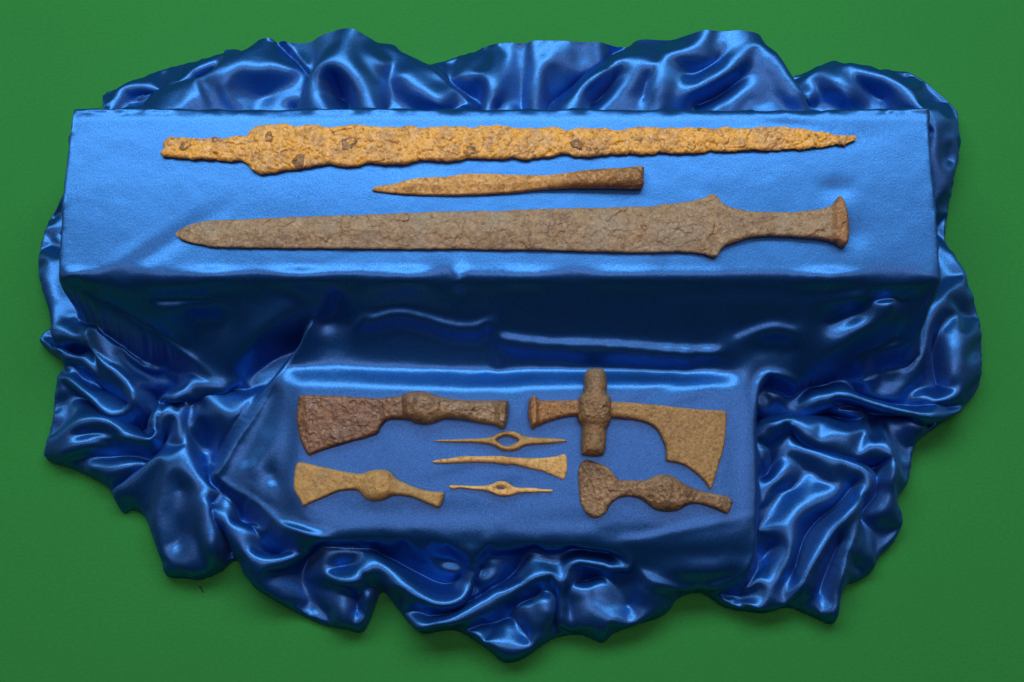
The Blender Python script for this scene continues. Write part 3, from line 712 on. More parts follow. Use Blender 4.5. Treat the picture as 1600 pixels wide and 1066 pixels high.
# ------------------------------------------------------------------ iron finds
def carve(outline, z_mm, h, height_fn, holes=(), ragged=0.0003, rag_scale=0.006, seed=1, smooth=2):
    """body of a find lying flat: outline in photo pixels, upper side from height_fn(px, py, d, X, Y) in metres"""
    P = np.stack(unproject([p[0] for p in outline], [p[1] for p in outline], z_mm / 1000), 1)
    P = smooth_closed(P, smooth) if smooth > 1 else P
    x0, y0 = P.min(0) - 3 * h; x1, y1 = P.max(0) + 3 * h
    X, Y = np.meshgrid(np.arange(x0, x1, h), np.arange(y0, y1, h))
    D = sdf_poly(X, Y, P)
    for H in holes:
        Q = np.stack(unproject([p[0] for p in H], [p[1] for p in H], z_mm / 1000), 1)
        D = np.minimum(D, -sdf_poly(X, Y, smooth_closed(Q, 3)))
    D = D + ragged * fbm(X / rag_scale, Y / rag_scale, seed, 3)
    # photo coordinates of each node, to steer the profile along the piece
    dX, dY, dZ = X - CAM[0], Y - CAM[1], z_mm / 1000 - CAM[2]
    depth = -(dY * -ST + dZ * CT); up = dY * CT + dZ * ST
    PX = 800 + FPX * dX / depth; PY = 533 - FPX * up / depth
    Z, B = height_fn(PX, PY, np.maximum(D, 0), X, Y)
    return X, Y, D, Z, B, PX, PY, h

def build_find(name, label, category, body, base_z, mats, split=None):
    """an Empty at the base and one mesh per part; split(px, py) -> part index, mats = [(part name, material)]"""
    X, Y, D, Z, B, PX, PY, h = body
    Xs, Ys, used, idx, F = grid_patch(X, Y, D, h)
    cx, cy = float(Xs[used].mean()), float(Ys[used].mean())
    root = bpy.data.objects.new(name, None); root.empty_display_size = 0.02
    root.location = (cx, cy, base_z); root.rotation_euler.x = math.atan(LOW_TILT) if cy < 0 else 0.0; link(root); root['label'] = label; root['category'] = category
    x = Xs[used] - cx; y = Ys[used] - cy
    top = np.stack([x, y, Z[used]], 1); bot = np.stack([x, y, B[used]], 1)
    n = len(x)
    V = np.vstack([top, bot, top, bot])                 # the rim has its own nodes: crisp edges
    be = border_edges(F)
    FF = np.vstack([F, F[:, ::-1] + n, np.stack([be[:, 1], be[:, 0], be[:, 0] + n, be[:, 1] + n], 1) + 2 * n])
    # normals of the whole body, so that parts meet without a seam
    fn = np.cross(V[FF[:, 2]] - V[FF[:, 0]], V[FF[:, 3]] - V[FF[:, 1]])
    N = np.zeros_like(V)
    for k in range(4): np.add.at(N, FF[:, k], fn)
    N /= np.maximum(np.linalg.norm(N, axis=1, keepdims=True), 1e-12)
    ppx = np.concatenate([PX[used]] * 4); ppy = np.concatenate([PY[used]] * 4)
    if split is None: part = np.zeros(len(FF), int)
    else: part = split(ppx[FF].mean(1), ppy[FF].mean(1))
    for k, (pn, mat) in enumerate(mats):
        f = FF[part == k]
        if not len(f): continue
        vs = np.unique(f); mp = np.zeros(len(V), int); mp[vs] = np.arange(len(vs))
        make_mesh(pn, V[vs], mp[f], mat, root, N[vs])
    return root, (cx, cy)

def round_edge(d, r): t = np.clip(d / r, 0, 1); return np.sqrt(np.maximum(0, 1 - (1 - t) ** 2))
def flakes(X, Y, size, seed, amt):
    """plates of scale that lift and step at curved edges"""
    wx = X / size + 0.35 * fbm(X / size * 1.7, Y / size * 1.7, seed + 3, 3); wy = Y / size * 1.25 + 0.35 * fbm(X / size * 1.7 + 7, Y / size * 1.7, seed + 5, 3)
    f1, f2, v, ox, oy = voronoi(wx, wy, seed)
    ang = v * 6.28
    tilt = (ox * np.cos(ang) + oy * np.sin(ang))
    return amt * ((v - 0.5) * 0.9 + tilt * 0.9) * sstep(0.25, 0.6, v * 0.7 + 0.3) 
def pits(X, Y, size, seed, amt, thr=0.45):
    f1, f2, v, ox, oy = voronoi(X / size, Y / size, seed)
    r = 0.20 + 0.28 * v
    return np.where(v > thr, -amt * (1 - sstep(0.3 * r, r, f1)) + 0.35 * amt * np.exp(-((f1 - r * 1.1) / 0.08) ** 2), 0)
def along(px, pts):
    return np.interp(px, [p[0] for p in pts], [p[1] for p in pts]) / 1000

def rest_z(body, slack=0.0003):
    X, Y, D = body[0], body[1], body[2]
    m = D > 0
    t = LOW_TILT if Y[m].mean() < 0 else 0.0
    return float(np.percentile(cloth_height(X[m], Y[m]) - t * (Y[m] - Y[m].mean()), 90)) + (0.0006 if t else 0.0012)

# ---- long ochre sword
S1 = [(251,242),(249.5,236),(255,231),(253,226),(255.5,221),(259,219),(265,215),(287,215.5),(310,217.5),(327.5,216),(350,216),(370,213),(384,211),(390,205),(402.5,196),(412,194),(445,193),(462,199),(482,194),(510,197.5),
 (530,199),(547,194.5),(575,196),(602,199),(627,198),(637,197),(657,199.5),(692,197.5),(725,197.5),(737,199.5),(757,196),(792,197),(817,200),(850,199.5),(860,197),(877,200.5),(887,203),(907,200),(945,200.5),(960,204.5),
 (977,202.5),(992,198.5),(1025,199),(1052,201),(1082,199),(1110,201),(1140,199),(1167,200),(1190,198),(1217,198),(1250,201),(1282,204.5),(1300,209),(1320,212),(1335,211),(1339,216),(1335,220),(1310,226),(1280,230),
 (1247,232.5),(1210,234),(1180,234.5),(1150,237),(1125,236),(1100,237.5),(1070,240),(1035,239),(1005,241),(982,239.5),(980,242),(960,241),(935,244),(900,244),(880,239),(865,244),(840,247.5),(815,249.5),(802,246),(785,249.5),
 (760,247.5),(740,246),(720,249),(695,253),(672,250.5),(657,250.5),(635,257),(615,256),(600,258),(580,254.5),(552,260),(527,257.5),(505,257.5),(487,260),(470,263),(450,266),(432,271),(412,272),(400,269),(390,261),(382,253),
 (370,251),(345,251),(315,248),(285,247.5),(267,245),(255,246)]
def h_s1(px, py, d, X, Y):
    T = along(px, [(250, 5.0), (380, 5.6), (450, 6.0), (900, 5.6), (1200, 4.6), (1300, 3.6), (1340, 2.6)])
    z = 0.0024 + (T - 0.0024) * (0.65 * round_edge(d, 0.0026) + 0.35 * np.clip(d / 0.012, 0, 1))
    z = z + flakes(X, Y, 0.011, 40, 0.0010) + pits(X, Y, 0.0052, 41, -0.0007, 0.45) + pits(X, Y, 0.0095, 45, 0.0005, 0.6) + 0.0006 * fbm(X / 0.008, Y / 0.008, 42, 4, 0.6)
    z = np.maximum(z, 0.0016)
    return z, 0.0004 + 0.0011 * (1 - round_edge(d, 0.005))
mat_s1 = rust_material('ochre_rust', (0.84, 0.45, 0.040), (0.84, 0.52, 0.13), (0.34, 0.185, 0.060), (0.46, 0.30, 0.13), rough=0.36, glint=0.7, spot_amt=0.6, patch=((0.50, 0.30, 0.105), 0.6), fleck=0.75)
mat_scab = rust_material('brown_scab', (0.30, 0.18, 0.07), (0.52, 0.31, 0.095), (0.14, 0.085, 0.04), (0.60, 0.31, 0.05), rough=0.45, scale=1.6)
mat_core = rust_material('orange_core', (0.50, 0.24, 0.04), (0.60, 0.33, 0.07), (0.28, 0.14, 0.04), (0.40, 0.2, 0.05), scale=2.0)
b1 = carve(S1, UP + 4, 0.00055, h_s1, ragged=0.0014, rag_scale=0.006, seed=11)
z1 = rest_z(b1)
sword1, c1 = build_find('sword', 'long ochre-yellow rusted sword with ragged edges, topmost on the upper step', 'sword', b1, z1,
    [('blade', mat_s1), ('tang', mat_s1)], lambda px, py: (px < 386).astype(int))
def body_z(body, x, y):
    X, Y, D, Z = body[:4]; h = body[7]
    i = int(round((x - X[0, 0]) / h)); j = int(round((y - Y[0, 0]) / h))
    return float(Z[j, i])
def crater(parent, body, base, c, px, py, rad, seed, zref, mat, core, name='corrosion_scab', rim=0.0003):
    """a broken blister: rough ring with a sunk core"""
    x, y = unproject(px, py, zref / 1000)
    r = RNG(seed); nr, na = 7, 22
    V = []; F = []
    for k in range(nr):
        f = k / (nr - 1)
        for a in range(na):
            th = 2 * math.pi * a / na
            R = rad * f * (1 + 0.14 * math.sin(2 * th + seed) + 0.12 * math.sin(3 * th + 2 * seed) + 0.10 * math.sin(5 * th + 3 * seed) + 0.16 * (r.rand() - 0.5))
            xx, yy = x + R * math.cos(th), y + R * math.sin(th)
            prof = rim * (math.exp(-((f - 0.66) / 0.2) ** 2) - 0.25) if f < 0.95 else -0.0012
            V.append((xx - c[0], yy - c[1], body_z(body, xx, yy) * 0.5 + body_z(body, x, y) * 0.5 + 0.0001 + prof + (r.rand() - 0.5) * 0.00045))
    for k in range(nr - 1):
        for a in range(na):
            F.append((k * na + a, (k + 1) * na + a, (k + 1) * na + (a + 1) % na, k * na + (a + 1) % na))
    o = make_mesh(name, V, F, mat, parent)
    if core is not None:
        o.data.materials.append(core)
        for p in o.data.polygons:
            if p.index // na < 1: p.material_index = 1
for k, (px, py, rad) in enumerate([(338.5,221.5,.0046),(421,216,.0044),(467,252,.0060),(545,225,.0066),(735,236,.0054),(901,226,.0050),(920,234.5,.0024),(932,235,.0026),(1080,228,.0046),(1092,203,.0017),(290,228,.0050),(1316,221,.0034)]):
    crater(sword1, b1, z1, c1, px, py, rad, 60 + k, UP + 5, mat_scab, mat_core if k < 7 else None)

# ---- spearhead
SP = [(580.5,295),(584,291),(590,289),(615,286),(622,284),(637,279.5),(662,276),(695,275),(720,271),(750,270),(800,272),(850,274),(875,272.5),(912,268),(950,265.5),(975,265),(992,263),(1005,263),(1006,267),(1005.5,280),(1004,294),
 (985,295),(957,294.5),(900,294),(870,294.5),(837,296),(805,300),(750,303),(687,304),(637,302.5),(600,299),(585,297)]
def h_sp(px, py, d, X, Y):
    T = along(px, [(580, 3), (650, 4.6), (780, 5.6), (850, 8), (900, 11.5), (960, 14), (1006, 15)])
    r = along(px, [(580, 3), (700, 8), (820, 6), (860, 5), (1006, 7.3)])
    edge = along(px, [(580, 1.2), (800, 1.8), (870, 4.5), (1006, 6.5)])
    fac = sstep(880, 830, px)
    z = edge + (T - edge) * (round_edge(d, r) * (1 - fac) + fac * (0.4 * round_edge(d, 0.0012) + 0.6 * np.clip(d / np.maximum(r, 0.004), 0, 1)))
    z = z + 0.0004 * fbm(X / 0.006, Y / 0.006, 52, 4, 0.6) + pits(X, Y, 0.006, 53, 0.0004, 0.5)
    sock = sstep(1000, 1005, px)
    z = z - 0.0010 * sock
    return np.maximum(z, 0.001), 0.0004 + 0.002 * (1 - round_edge(d, 0.005)) * sstep(850, 900, px)
mat_sp = rust_material('ochre_buff', (0.68, 0.39, 0.105), (0.86, 0.66, 0.35), (0.26, 0.14, 0.045), (0.17, 0.105, 0.05), rough=0.42, scale=1.3, spot_amt=0.5,
    other=((0.10, 0.065, 0.032), (0.36, 0.19, 0.05), (0.64, 0.34, 0.075)), span=(0.02, 0.055))
mat_sp2 = mat_sp
b2 = carve(SP, UP + 5, 0.0005, h_sp, ragged=0.0002, seed=12)
spear, c2 = build_find('spearhead', 'small buff and brown spearhead with round socket between the two swords', 'spearhead', b2, rest_z(b2),
    [('blade', mat_sp), ('socket', mat_sp2)], lambda px, py: (px > 868).astype(int))

# ---- broad brown sword
S2 = [(274,366),(275,362),(282,357.5),(297,350),(315,346),(335,344),(390,342),(452,339.5),(490,337.5),(540,336),(590,334.5),(675,331),(725,330),(787,329),(825,327),(887,325.5),(925,325),(1000,323),(1022,321),(1042,318),(1070,315.5),
 (1097,310),(1109,305),(1114,304.5),(1120,308),(1132,321),(1145,326),(1172,332),(1210,332.5),(1247,332.5),(1275,329),(1295,324),(1302,317.5),(1309,309.5),(1315,312.5),(1321,327.5),(1325,352),(1324,380),(1314,387),(1305,380),(1285,375),
 (1255,372),(1210,369.5),(1177,371),(1155,377),(1135,384),(1125,392.5),(1119,401),(1115,402.5),(1107,400.5),(1095,396),(1060,394),(1010,395),(950,394),(900,392.5),(837,390.5),(775,390.5),(725,389),(650,389.5),(600,389),(490,388),(415,387.5),
 (340,386),(315,382.5),(292,377.5),(280,372.5)]
def h_s2(px, py, d, X, Y):
    T = along(px, [(274, 3.0), (320, 4.8), (700, 5.6), (1050, 6.4), (1130, 7.0), (1250, 7.0), (1296, 8.0), (1304, 11.5), (1318, 12.0), (1326, 10)])
    r = along(px, [(274, 5), (320, 9), (1040, 13), (1110, 8), (1140, 3.5), (1290, 3.5), (1305, 4), (1326, 5)])
    e = along(px, [(274, 1.4), (320, 2.0), (1060, 2.4), (1140, 4.6), (1290, 5.0), (1326, 6.0)])
    fac = sstep(1150, 1100, px)                        # two long facets meeting in a low ridge
    z = e + (T - e) * ((0.35 * round_edge(d, 0.0016) + 0.65 * np.clip(d / 0.0135, 0, 1)) * fac + round_edge(d, np.minimum(r, 0.0032)) * (1 - fac))
    z = z + flakes(X, Y, 0.016, 70, 0.0009) + flakes(X + 0.3, Y, 0.007, 74, 0.0005) + 0.0006 * fbm(X / 0.009, Y / 0.012, 72, 4, 0.55) + pits(X, Y, 0.010, 73, 0.0004, 0.72)
    return np.maximum(z, 0.0017), 0.0003 + 0.0011 * (1 - round_edge(d, 0.005))
mat_s2 = rust_material('drab_brown_iron', (0.320, 0.232, 0.116), (0.44, 0.335, 0.185), (0.18, 0.125, 0.070), (0.44, 0.37, 0.26), rough=0.42, scale=0.8, glint=0.5, spot_amt=0.35, patch=((0.30, 0.255, 0.165), 0.75))
mat_s2p = rust_material('pommel_brown', (0.352, 0.203, 0.087), (0.510, 0.330, 0.150), (0.180, 0.098, 0.042), (0.540, 0.270, 0.075), rough=0.45, scale=1.3)
b3 = carve(S2, UP + 4, 0.00055, h_s2, ragged=0.0004, rag_scale=0.005, seed=13)
z3 = rest_z(b3)
sword2, c3 = build_find('sword', 'broad grey-brown sword with pointed shoulders and flared pommel, nearest the step edge', 'sword', b3, z3,
    [('blade', mat_s2), ('grip', mat_s2), ('pommel', mat_s2p)], lambda px, py: np.where(px > 1299, 2, np.where(px > 1136, 1, 0)))
crater(sword2, b3, z3, c3, 1006, 356.5, 0.0030, 91, UP + 5, mat_scab, None, 'rivet_scar', 0.0005)

# ---- axe with the trapezoid blade
A1 = [(466.5,622),(470,617),(495,617),(525,618),(558,620),(585,621.5),(607.6,621),(627,618),(639,613),(655.6,611),(673,614.5),(688,620),(722.5,625),(760,626),(790,626),(794.6,629),(794,650),(790,668),(784,670),(779.6,668),(769,663.5),
 (745,660),(722.5,655),(700,654),(689.5,656),(676,661),(662.5,663),(648,660.5),(637.6,656),(612,655),(600,660.5),(594,669.5),(587,679),(555,688),(525,696.5),(495,706),(484,710.5),(480,709),(477,705.6),(468,686),(463.5,665),(463.5,642.5)]
def h_a1(px, py, d, X, Y):
    T = along(px, [(463, 4.5), (480, 6.5), (590, 9.0), (618, 12), (630, 13), (638, 19), (655, 23), (672, 21), (690, 15.5), (720, 14), (772, 13.5), (781, 16.5), (790, 18), (795, 16)])
    r = along(px, [(463, 3), (590, 2.2), (625, 5), (655, 11), (690, 6), (795, 3.5)])
    e = along(px, [(463, 2.0), (590, 4.0), (640, 8), (690, 7.5), (795, 9)])
    z = e + (T - e) * round_edge(d, r)
    z = z + 0.0008 * fbm(X / 0.012, Y / 0.012, 82, 4, 0.6) + flakes(X, Y, 0.009, 80, 0.0006) + pits(X, Y, 0.017, 83, 0.0010, 0.55) + pits(X, Y, 0.006, 84, 0.0004, 0.5)
    return np.maximum(z, 0.0015), 0.0003 + 0.0 * d
mat_a1 = rust_material('red_brown_iron', (0.205, 0.108, 0.050), (0.31, 0.17, 0.085), (0.095, 0.058, 0.031), (0.50, 0.32, 0.11), rough=0.34, glint=0.7, spot_amt=0.45, scale=0.8,
    other=((0.11, 0.078, 0.040), (0.255, 0.178, 0.084), (0.40, 0.30, 0.17)), span=(0.0, 0.035))
mat_a1b = mat_a1
b4 = carve(A1, LO + 7, 0.00048, h_a1, ragged=0.0003, seed=14)
axe1, c4 = build_find('axe_head', 'dark red-brown axe head with wide straight blade and bulging eye, left of the cross-shaped axe', 'axe head', b4, rest_z(b4),
    [('blade', mat_a1), ('eye', mat_a1b), ('butt', mat_a1b)], lambda px, py: np.where(px > 692, 2, np.where(px > 628, 1, 0)))

# ---- cross-shaped battle axe: tube, collar, butt, bearded blade
BL = [(940,627),(954,627.5),(985.6,628.7),(1035,633),(1080,637.7),(1128,640.8),(1134,642),(1136.4,646),(1135.3,668),(1133,695),(1125,724),(1116,756),(1112.5,763),(1110,762),(1102.7,751.4),(1087,736.7),(1069,725.5),(1051,721),(1043,719.5),(1041.5,716),(1041.5,704),
 (1036,686),(1026,670),(1012.6,661.3),(997,656.8),(976.6,654),(954,652.3),(940,652)]
BU = [(918,624),(903.4,624),(877.5,625.7),(850.5,625.3),(841,624.5),(838.5,620),(834,618),(829,620),(826,628),(824.6,645.5),(827,659),(830.5,668.5),(833.5,670.5),(837,666.5),(843.8,663.6),(861.8,656.8),(886.5,650.5),(903.4,650),(918,650)]
TU = [(912.5,588),(915,580),(921,575.3),(930,573.8),(940,575),(946,580),(948.5,592),(948.5,605),(948,614),(953.5,618.5),(955,628),(955,652),(953,661),(948,671),(947.6,690),(945.5,706),(938,710.5),(920,710.5),(911,708),(909,704),(909,680),(909.5,664),(904,655),(902.5,640),(903,624),(907,616),(912,611)]
def h_bl(px, py, d, X, Y):
    T = along(px, [(930, 14), (955, 13), (1000, 10.5), (1050, 8.5), (1110, 6.5), (1137, 4.5)])
    r = along(px, [(930, 6), (960, 5), (1020, 2.6), (1137, 2.4)])
    e = along(px, [(930, 7), (1000, 6.5), (1060, 5), (1137, 2.5)])
    z = e + (T - e) * round_edge(d, r)
    return z + 0.00035 * fbm(X / 0.01, Y / 0.01, 90, 4, 0.6) + pits(X, Y, 0.005, 92, 0.00025, 0.5), 0.0003 + 0 * d
def h_bu(px, py, d, X, Y):
    T = along(px, [(824, 13), (829, 19), (837, 19), (842, 14), (860, 12.5), (905, 14)])
    z = 0.007 + (T - 0.007) * round_edge(d, 0.0035)
    return z + 0.0006 * fbm(X / 0.008, Y / 0.008, 93, 4, 0.6) + pits(X, Y, 0.004, 94, -0.0004, 0.5), 0.0003 + 0 * d
def h_tu(px, py, d, X, Y):
    collar = np.exp(-((py - 638) / 24) ** 4)
    T = 0.0205 + 0.0030 * collar
    z = 0.008 + (T - 0.008) * round_edge(d, 0.0088)
    rim = 0.0006 * sstep(0.0030, 0.0016, d) * sstep(690, 704, py) + 0.0006 * sstep(0.0030, 0.0016, d) * sstep(590, 578, py)
    lump = 0.0022 * np.abs(fbm(X / 0.004, Y / 0.004, 97, 3, 0.6)) * collar
    return z + rim + lump + 0.0007 * fbm(X / 0.008, Y / 0.008, 95, 4, 0.6) + pits(X, Y, 0.005, 96, 0.0004, 0.5), 0.0003 + 0 * d
mat_x = rust_material('tan_brown_iron', (0.403, 0.270, 0.105), (0.538, 0.381, 0.161), (0.269, 0.172, 0.070), (0.591, 0.421, 0.176), rough=0.6, scale=1.6, glint=0.3, spot_amt=0.3)
mat_xt = rust_material('brown_tube_iron', (0.304, 0.196, 0.088), (0.400, 0.275, 0.136), (0.184, 0.120, 0.061), (0.640, 0.399, 0.096), rough=0.5, scale=1.2, spot_amt=0.35, patch=((0.184, 0.158, 0.096), 0.55))
mat_xb = rust_material('rusty_butt_iron', (0.384, 0.208, 0.072), (0.576, 0.383, 0.160), (0.208, 0.116, 0.048), (0.640, 0.483, 0.240), rough=0.45, scale=1.6, spot_amt=0.5)
bT = carve(TU, LO + 14, 0.00048, h_tu, ragged=0.0003, seed=15)
zX = rest_z(bT)
axe2, cX = build_find('axe_head', 'cross-shaped iron axe head with upright tube and bearded blade on the right', 'axe head', bT, zX,
    [('shaft_tube', mat_xt), ('collar', mat_xt), ('tube_mouth', mat_xt)], lambda px, py: np.where(np.abs(py - 638) < 24, 1, np.where(py > 638, 2, 0)))
for nm, out, fn, mt, sd in (('blade', BL, h_bl, mat_x, 16), ('butt', BU, h_bu, mat_xb, 17)):
    bb = carve(out, LO + 8, 0.00048, fn, ragged=0.0002, seed=sd)
    rt, cc = build_find(nm + '_tmp', 'tmp', 'tmp', bb, zX, [(nm, mt)])
    ch = rt.children[0]; ch.parent = axe2; ch.location = (cc[0] - cX[0], cc[1] - cX[1], 0)
    bpy.data.objects.remove(rt)

# ---- the small picks and the chisel
PK1 = [(679,688),(684,686.8),(705,686),(735,685),(757.6,684),(771,681),(780,675.8),(790.6,673.5),(804,674),(816,679.5),(826.6,682.5),(855,684),(877.6,685.5),(887.5,688),(877.6,690.8),(847.6,693.8),(825,695.3),(816,698.3),(807,702.8),(795,704.6),(783,702.8),(774,697.5),(762,693.8),(735,691.2),(705,690.5),(684,689.4)]
PK1H = [(775.6,687.8),(783,683.3),(792,681.3),(801,683.3),(810,688.2),(804,692.3),(795,696),(787.6,695.7),(780,691.5)]
def h_pk1(px, py, d, X, Y):
    T = along(px, [(678, 3), (740, 6), (775, 9.5), (810, 9.5), (850, 6), (888, 3)])
    z = 0.5 * T + 0.5 * T * round_edge(d, 0.0022)
    return z + 0.0002 * fbm(X / 0.006, Y / 0.006, 101, 3), 0.0003 + 0 * d
mat_p1 = rust_material('olive_tan_iron', (0.490, 0.335, 0.125), (0.595, 0.430, 0.179), (0.326, 0.209, 0.075), (0.634, 0.461, 0.188), rough=0.6, scale=1.8, spot_amt=0.25)
b6 = carve(PK1, LO + 5, 0.0004, h_pk1, holes=[PK1H], ragged=0.00012, seed=18)
build_find('double_pick', 'slim brown double-pointed pick with an open diamond-shaped eye', 'pick', b6, rest_z(b6),
    [('point', mat_p1), ('eye', mat_p1), ('tine', mat_p1)], lambda px, py: np.where(px < 764, 0, np.where(px < 822, 1, 2)))
CHI = [(674.5,721.2),(679,718.8),(690,716.7),(705,715.2),(720,712.2),(742.5,712.2),(765,712.2),(783,711.8),(795,713.7),(825,715.2),(847.6,714.8),(867,712.8),(877.6,709.8),(882.5,708.8),(885,712),(886.3,722),(886,735),(883.6,745),(880.5,748.5),(877,747.5),(870,744.8),(847.6,735.8),(825,731.3),
 (802.6,725.3),(790.6,725.7),(772.6,723),(742.5,722.3),(720,723),(697.5,723.8),(681,722.8)]
def h_chi(px, py, d, X, Y):
    T = along(px, [(674, 3), (720, 6), (790, 7), (830, 6), (886, 2.6)])
    e = along(px, [(674, 1.6), (720, 3), (790, 3.6), (886, 1.6)])
    z = e + (T - e) * round_edge(d, 0.0030)
    return z + 0.00025 * fbm(X / 0.006, Y / 0.006, 104, 3) + pits(X, Y, 0.004, 105, 0.0002, 0.6), 0.0003 + 0 * d
mat_c = rust_material('buff_tan_iron', (0.740, 0.491, 0.167), (0.880, 0.655, 0.255), (0.380, 0.230, 0.078), (0.200, 0.131, 0.059), rough=0.6, scale=1.5, spot_amt=0.35)
b7 = carve(CHI, LO + 4, 0.0004, h_chi, ragged=0.00015, seed=19)
build_find('chisel', 'buff iron chisel with flared edge lying between the two small picks', 'chisel', b7, rest_z(b7),
    [('shank', mat_c), ('flared_edge', mat_c)], lambda px, py: (px > 842).astype(int))
PK2 = [(701.5,759.5),(704,757.3),(709,757),(717,757.3),(735,758.3),(757.6,757.9),(768,755.3),(777,751.6),(786,750.8),(793.6,753.4),(802.6,759),(810,760.9),(825,761.3),(836,761.6),(847.6,763.2),(861,763.9),(864.4,765.8),(861,768.2),(846,768.4),(836,769.6),(825,769.3),(810,770.3),(799.6,773.8),(789,775.3),(778.6,774.4),(769.6,771),(759,766.9),(735,764.3),(720,761.8),(711,763.6),(704.5,763)]
PK2H = [(777,761.6),(780,760.2),(785,760.4),(788.6,762.2),(785,763.4),(780,763.2)]
def h_pk2(px, py, d, X, Y):
    T = along(px, [(700, 5), (740, 5), (775, 8.5), (795, 8.5), (830, 5), (864, 3.5)])
    z = 0.5 * T + 0.5 * T * round_edge(d, 0.0022)
    z = z - 0.0014 * np.exp(-((px - 783) / 9) ** 2 - ((py - 761.8) / 4.2) ** 2)
    return z + 0.0003 * fbm(X / 0.005, Y / 0.005, 107, 3), 0.0003 + 0 * d
mat_p2 = rust_material('pale_ochre_iron', (0.862, 0.571, 0.194), (0.880, 0.788, 0.349), (0.413, 0.236, 0.083), (0.300, 0.177, 0.073), rough=0.6, scale=1.8, spot_amt=0.35)
b8 = carve(PK2, LO + 4, 0.00036, h_pk2, holes=[PK2H], ragged=0.00015, seed=20)
build_find('double_pick', 'smallest pale ochre double pick with a narrow slit eye, below the chisel', 'pick', b8, rest_z(b8),
    [('point', mat_p2), ('eye', mat_p2), ('tine', mat_p2)], lambda px, py: np.where(px < 764, 0, np.where(px < 804, 1, 2)))

# ---- tan axe
A3 = [(461,726),(465,721),(470,720.8),(478,722.5),(515.7,731),(543.8,736.6),(562.6,739),(573.8,735.7),(585,732.9),(602,732.9),(611.4,737.5),(618.9,746.9),(637.6,755.4),(654.5,761.6),(675,766.6),(692,767.6),(693.4,775),(689.2,788),(684.5,792.9),(677,791),(656.4,781.6),(637.6,775),(615,773.2),(603.9,777.9),(592.6,781.6),(579.5,782),
 (570,777.9),(562.6,769.5),(555,764.8),(530.7,766),(512,773.2),(487.5,783.5),(473,789.5),(470,787),(466.9,780.7),(458.4,765.7),(457,754.4),(458.4,739.4)]
def h_a3(px, py, d, X, Y):
    T = along(px, [(457, 3.5), (480, 5.5), (540, 8.5), (562, 11), (590, 17), (608, 15.5), (622, 11.5), (660, 10.5), (683, 11.5), (694, 9)])
    r = along(px, [(457, 2.5), (540, 2.5), (565, 5), (590, 10), (620, 3.5), (694, 2.6)])
    e = along(px, [(457, 1.6), (540, 4), (590, 6), (694, 5.5)])
    z = e + (T - e) * round_edge(d, r)
    return z + 0.0004 * fbm(X / 0.010, Y / 0.010, 112, 4, 0.6) + pits(X, Y, 0.007, 113, 0.0003, 0.6), 0.0003 + 0 * d
mat_a3 = rust_material('tan_ochre_iron', (0.538, 0.357, 0.116), (0.691, 0.471, 0.169), (0.326, 0.221, 0.087), (0.269, 0.231, 0.113), rough=0.5, scale=0.9, spot_amt=0.35, patch=((0.360, 0.271, 0.129), 0.6))
b9 = carve(A3, LO + 6, 0.00048, h_a3, ragged=0.00025, seed=21)
build_find('axe_head', 'smooth tan axe head with rounded eye at the lower left of the front step', 'axe head', b9, rest_z(b9),
    [('blade', mat_a3), ('eye', mat_a3), ('butt', mat_a3)], lambda px, py: np.where(px > 620, 2, np.where(px > 566, 1, 0)))

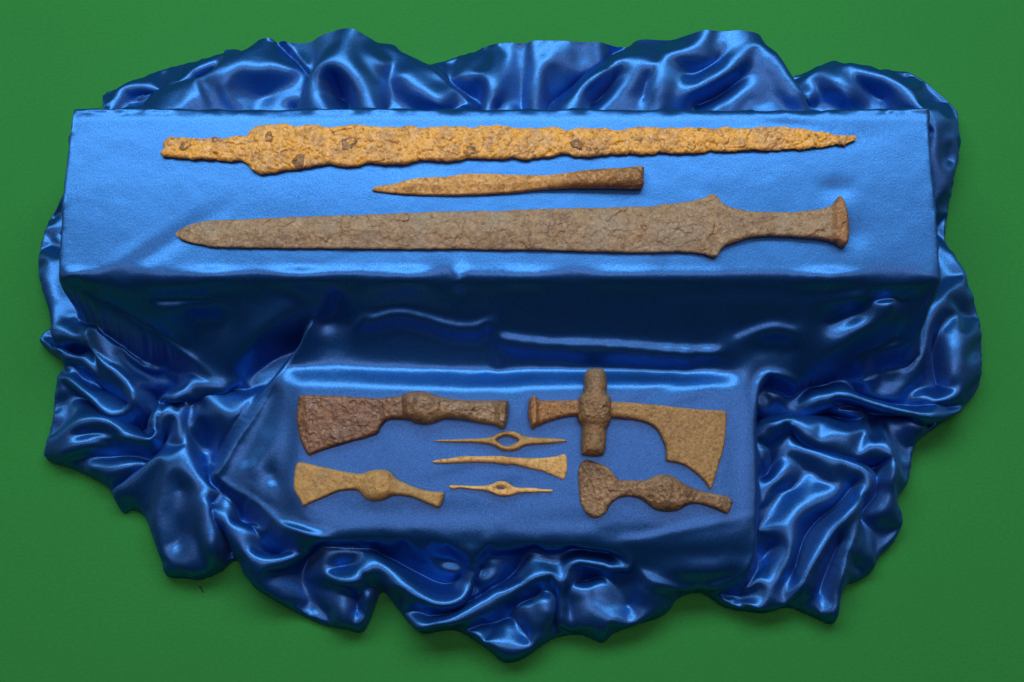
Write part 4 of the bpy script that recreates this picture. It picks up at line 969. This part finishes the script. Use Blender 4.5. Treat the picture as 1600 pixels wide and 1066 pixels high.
# ---- axe with the crescent blade
A4 = [(907,724),(912,717.9),(922,717.9),(939,723.8),(952.5,730.5),(964.3,745.7),(971,748.3),(991.3,749.4),(1008,748.8),(1020,743.2),(1035,740.2),(1050.4,742.3),(1067.3,752.5),(1084,761.8),(1109.5,768.5),(1131.5,772.7),(1145,778.7),(1144,789.6),(1139,801.4),(1126.4,797.2),(1106,789.6),(1089.3,786.3),(1075.7,787.6),(1065.6,793.8),(1055.5,798),
 (1038.6,798.4),(1025,794.7),(1015,788),(1004.8,780.3),(991.3,775.3),(974.4,775.3),(961,781.2),(952.5,789.6),(949,798),(939,806.5),(927,807.9),(917,801.4),(908.6,786.3),(905.2,762.6),(903.8,739)]
def h_a4(px, py, d, X, Y):
    T = along(px, [(904, 4.5), (925, 7), (960, 10), (990, 11), (1012, 14), (1040, 19), (1065, 16), (1085, 11), (1120, 10), (1145, 9)])
    r = along(px, [(904, 3), (960, 3), (1000, 5), (1040, 11), (1080, 4), (1145, 2.5)])
    e = along(px, [(904, 2), (960, 5), (1040, 6), (1145, 5)])
    z = e + (T - e) * round_edge(d, r)
    return z + 0.0007 * fbm(X / 0.009, Y / 0.009, 122, 4, 0.6) + flakes(X, Y, 0.011, 120, 0.0006) + pits(X, Y, 0.0065, 123, 0.0007, 0.4), 0.0003 + 0 * d
mat_a4 = rust_material('pitted_brown_iron', (0.304, 0.203, 0.096), (0.464, 0.341, 0.184), (0.144, 0.095, 0.048), (0.544, 0.416, 0.240), rough=0.48, glint=0.45, spot_amt=0.35, scale=1.2, patch=((0.16, 0.105, 0.058), 0.7))
b10 = carve(A4, LO + 6, 0.00048, h_a4, ragged=0.0003, seed=22)
build_find('axe_head', 'pitted brown axe head with crescent blade, lower right below the cross-shaped axe', 'axe head', b10, rest_z(b10),
    [('blade', mat_a4), ('eye', mat_a4), ('butt', mat_a4)], lambda px, py: np.where(px > 1083, 2, np.where(px > 1006, 1, 0)))

# ---- a snippet of thread on the green
def snippet(pts, rad, mat, name, label):
    P = smooth_open(np.array(pts, float), 1.5)
    X, Y = unproject(P[:, 0], P[:, 1], 0.0006); n = len(X); k = 6
    V = []; F = []
    tx = np.gradient(X); ty = np.gradient(Y); tl = np.hypot(tx, ty) + 1e-12
    for i in range(n):
        rr_ = rad * (0.35 + 0.65 * math.sin(math.pi * (i + 0.5) / n))
        for a in range(k):
            th = 2 * math.pi * a / k
            V.append((X[i] - ty[i] / tl[i] * rr_ * math.cos(th), Y[i] + tx[i] / tl[i] * rr_ * math.cos(th), 0.0006 + rad + rr_ * math.sin(th)))
    for i in range(n - 1):
        for a in range(k): F.append((i * k + a, i * k + (a + 1) % k, (i + 1) * k + (a + 1) % k, (i + 1) * k + a))
    o = make_mesh(name, V, F, mat); o['label'] = label; o['category'] = 'thread'
s = NT('dark_thread'); p = s.n('BsdfPrincipled'); s.l(s.ramp(s.noise(s.n('TexCoord').outputs['Object'], 900), [(0.3, (0.006, 0.02, 0.01)), (0.7, (0.012, 0.035, 0.016))]), p.inputs['Base Color'])
p.inputs['Roughness'].default_value = 0.8; s.l(p.outputs[0], s.out.inputs[0])
snippet([(311.5,916),(314,919),(316,922),(318,926)], 0.00045, s.m, 'thread_snippet', 'tiny dark curl of thread on the green surface below the cloth')
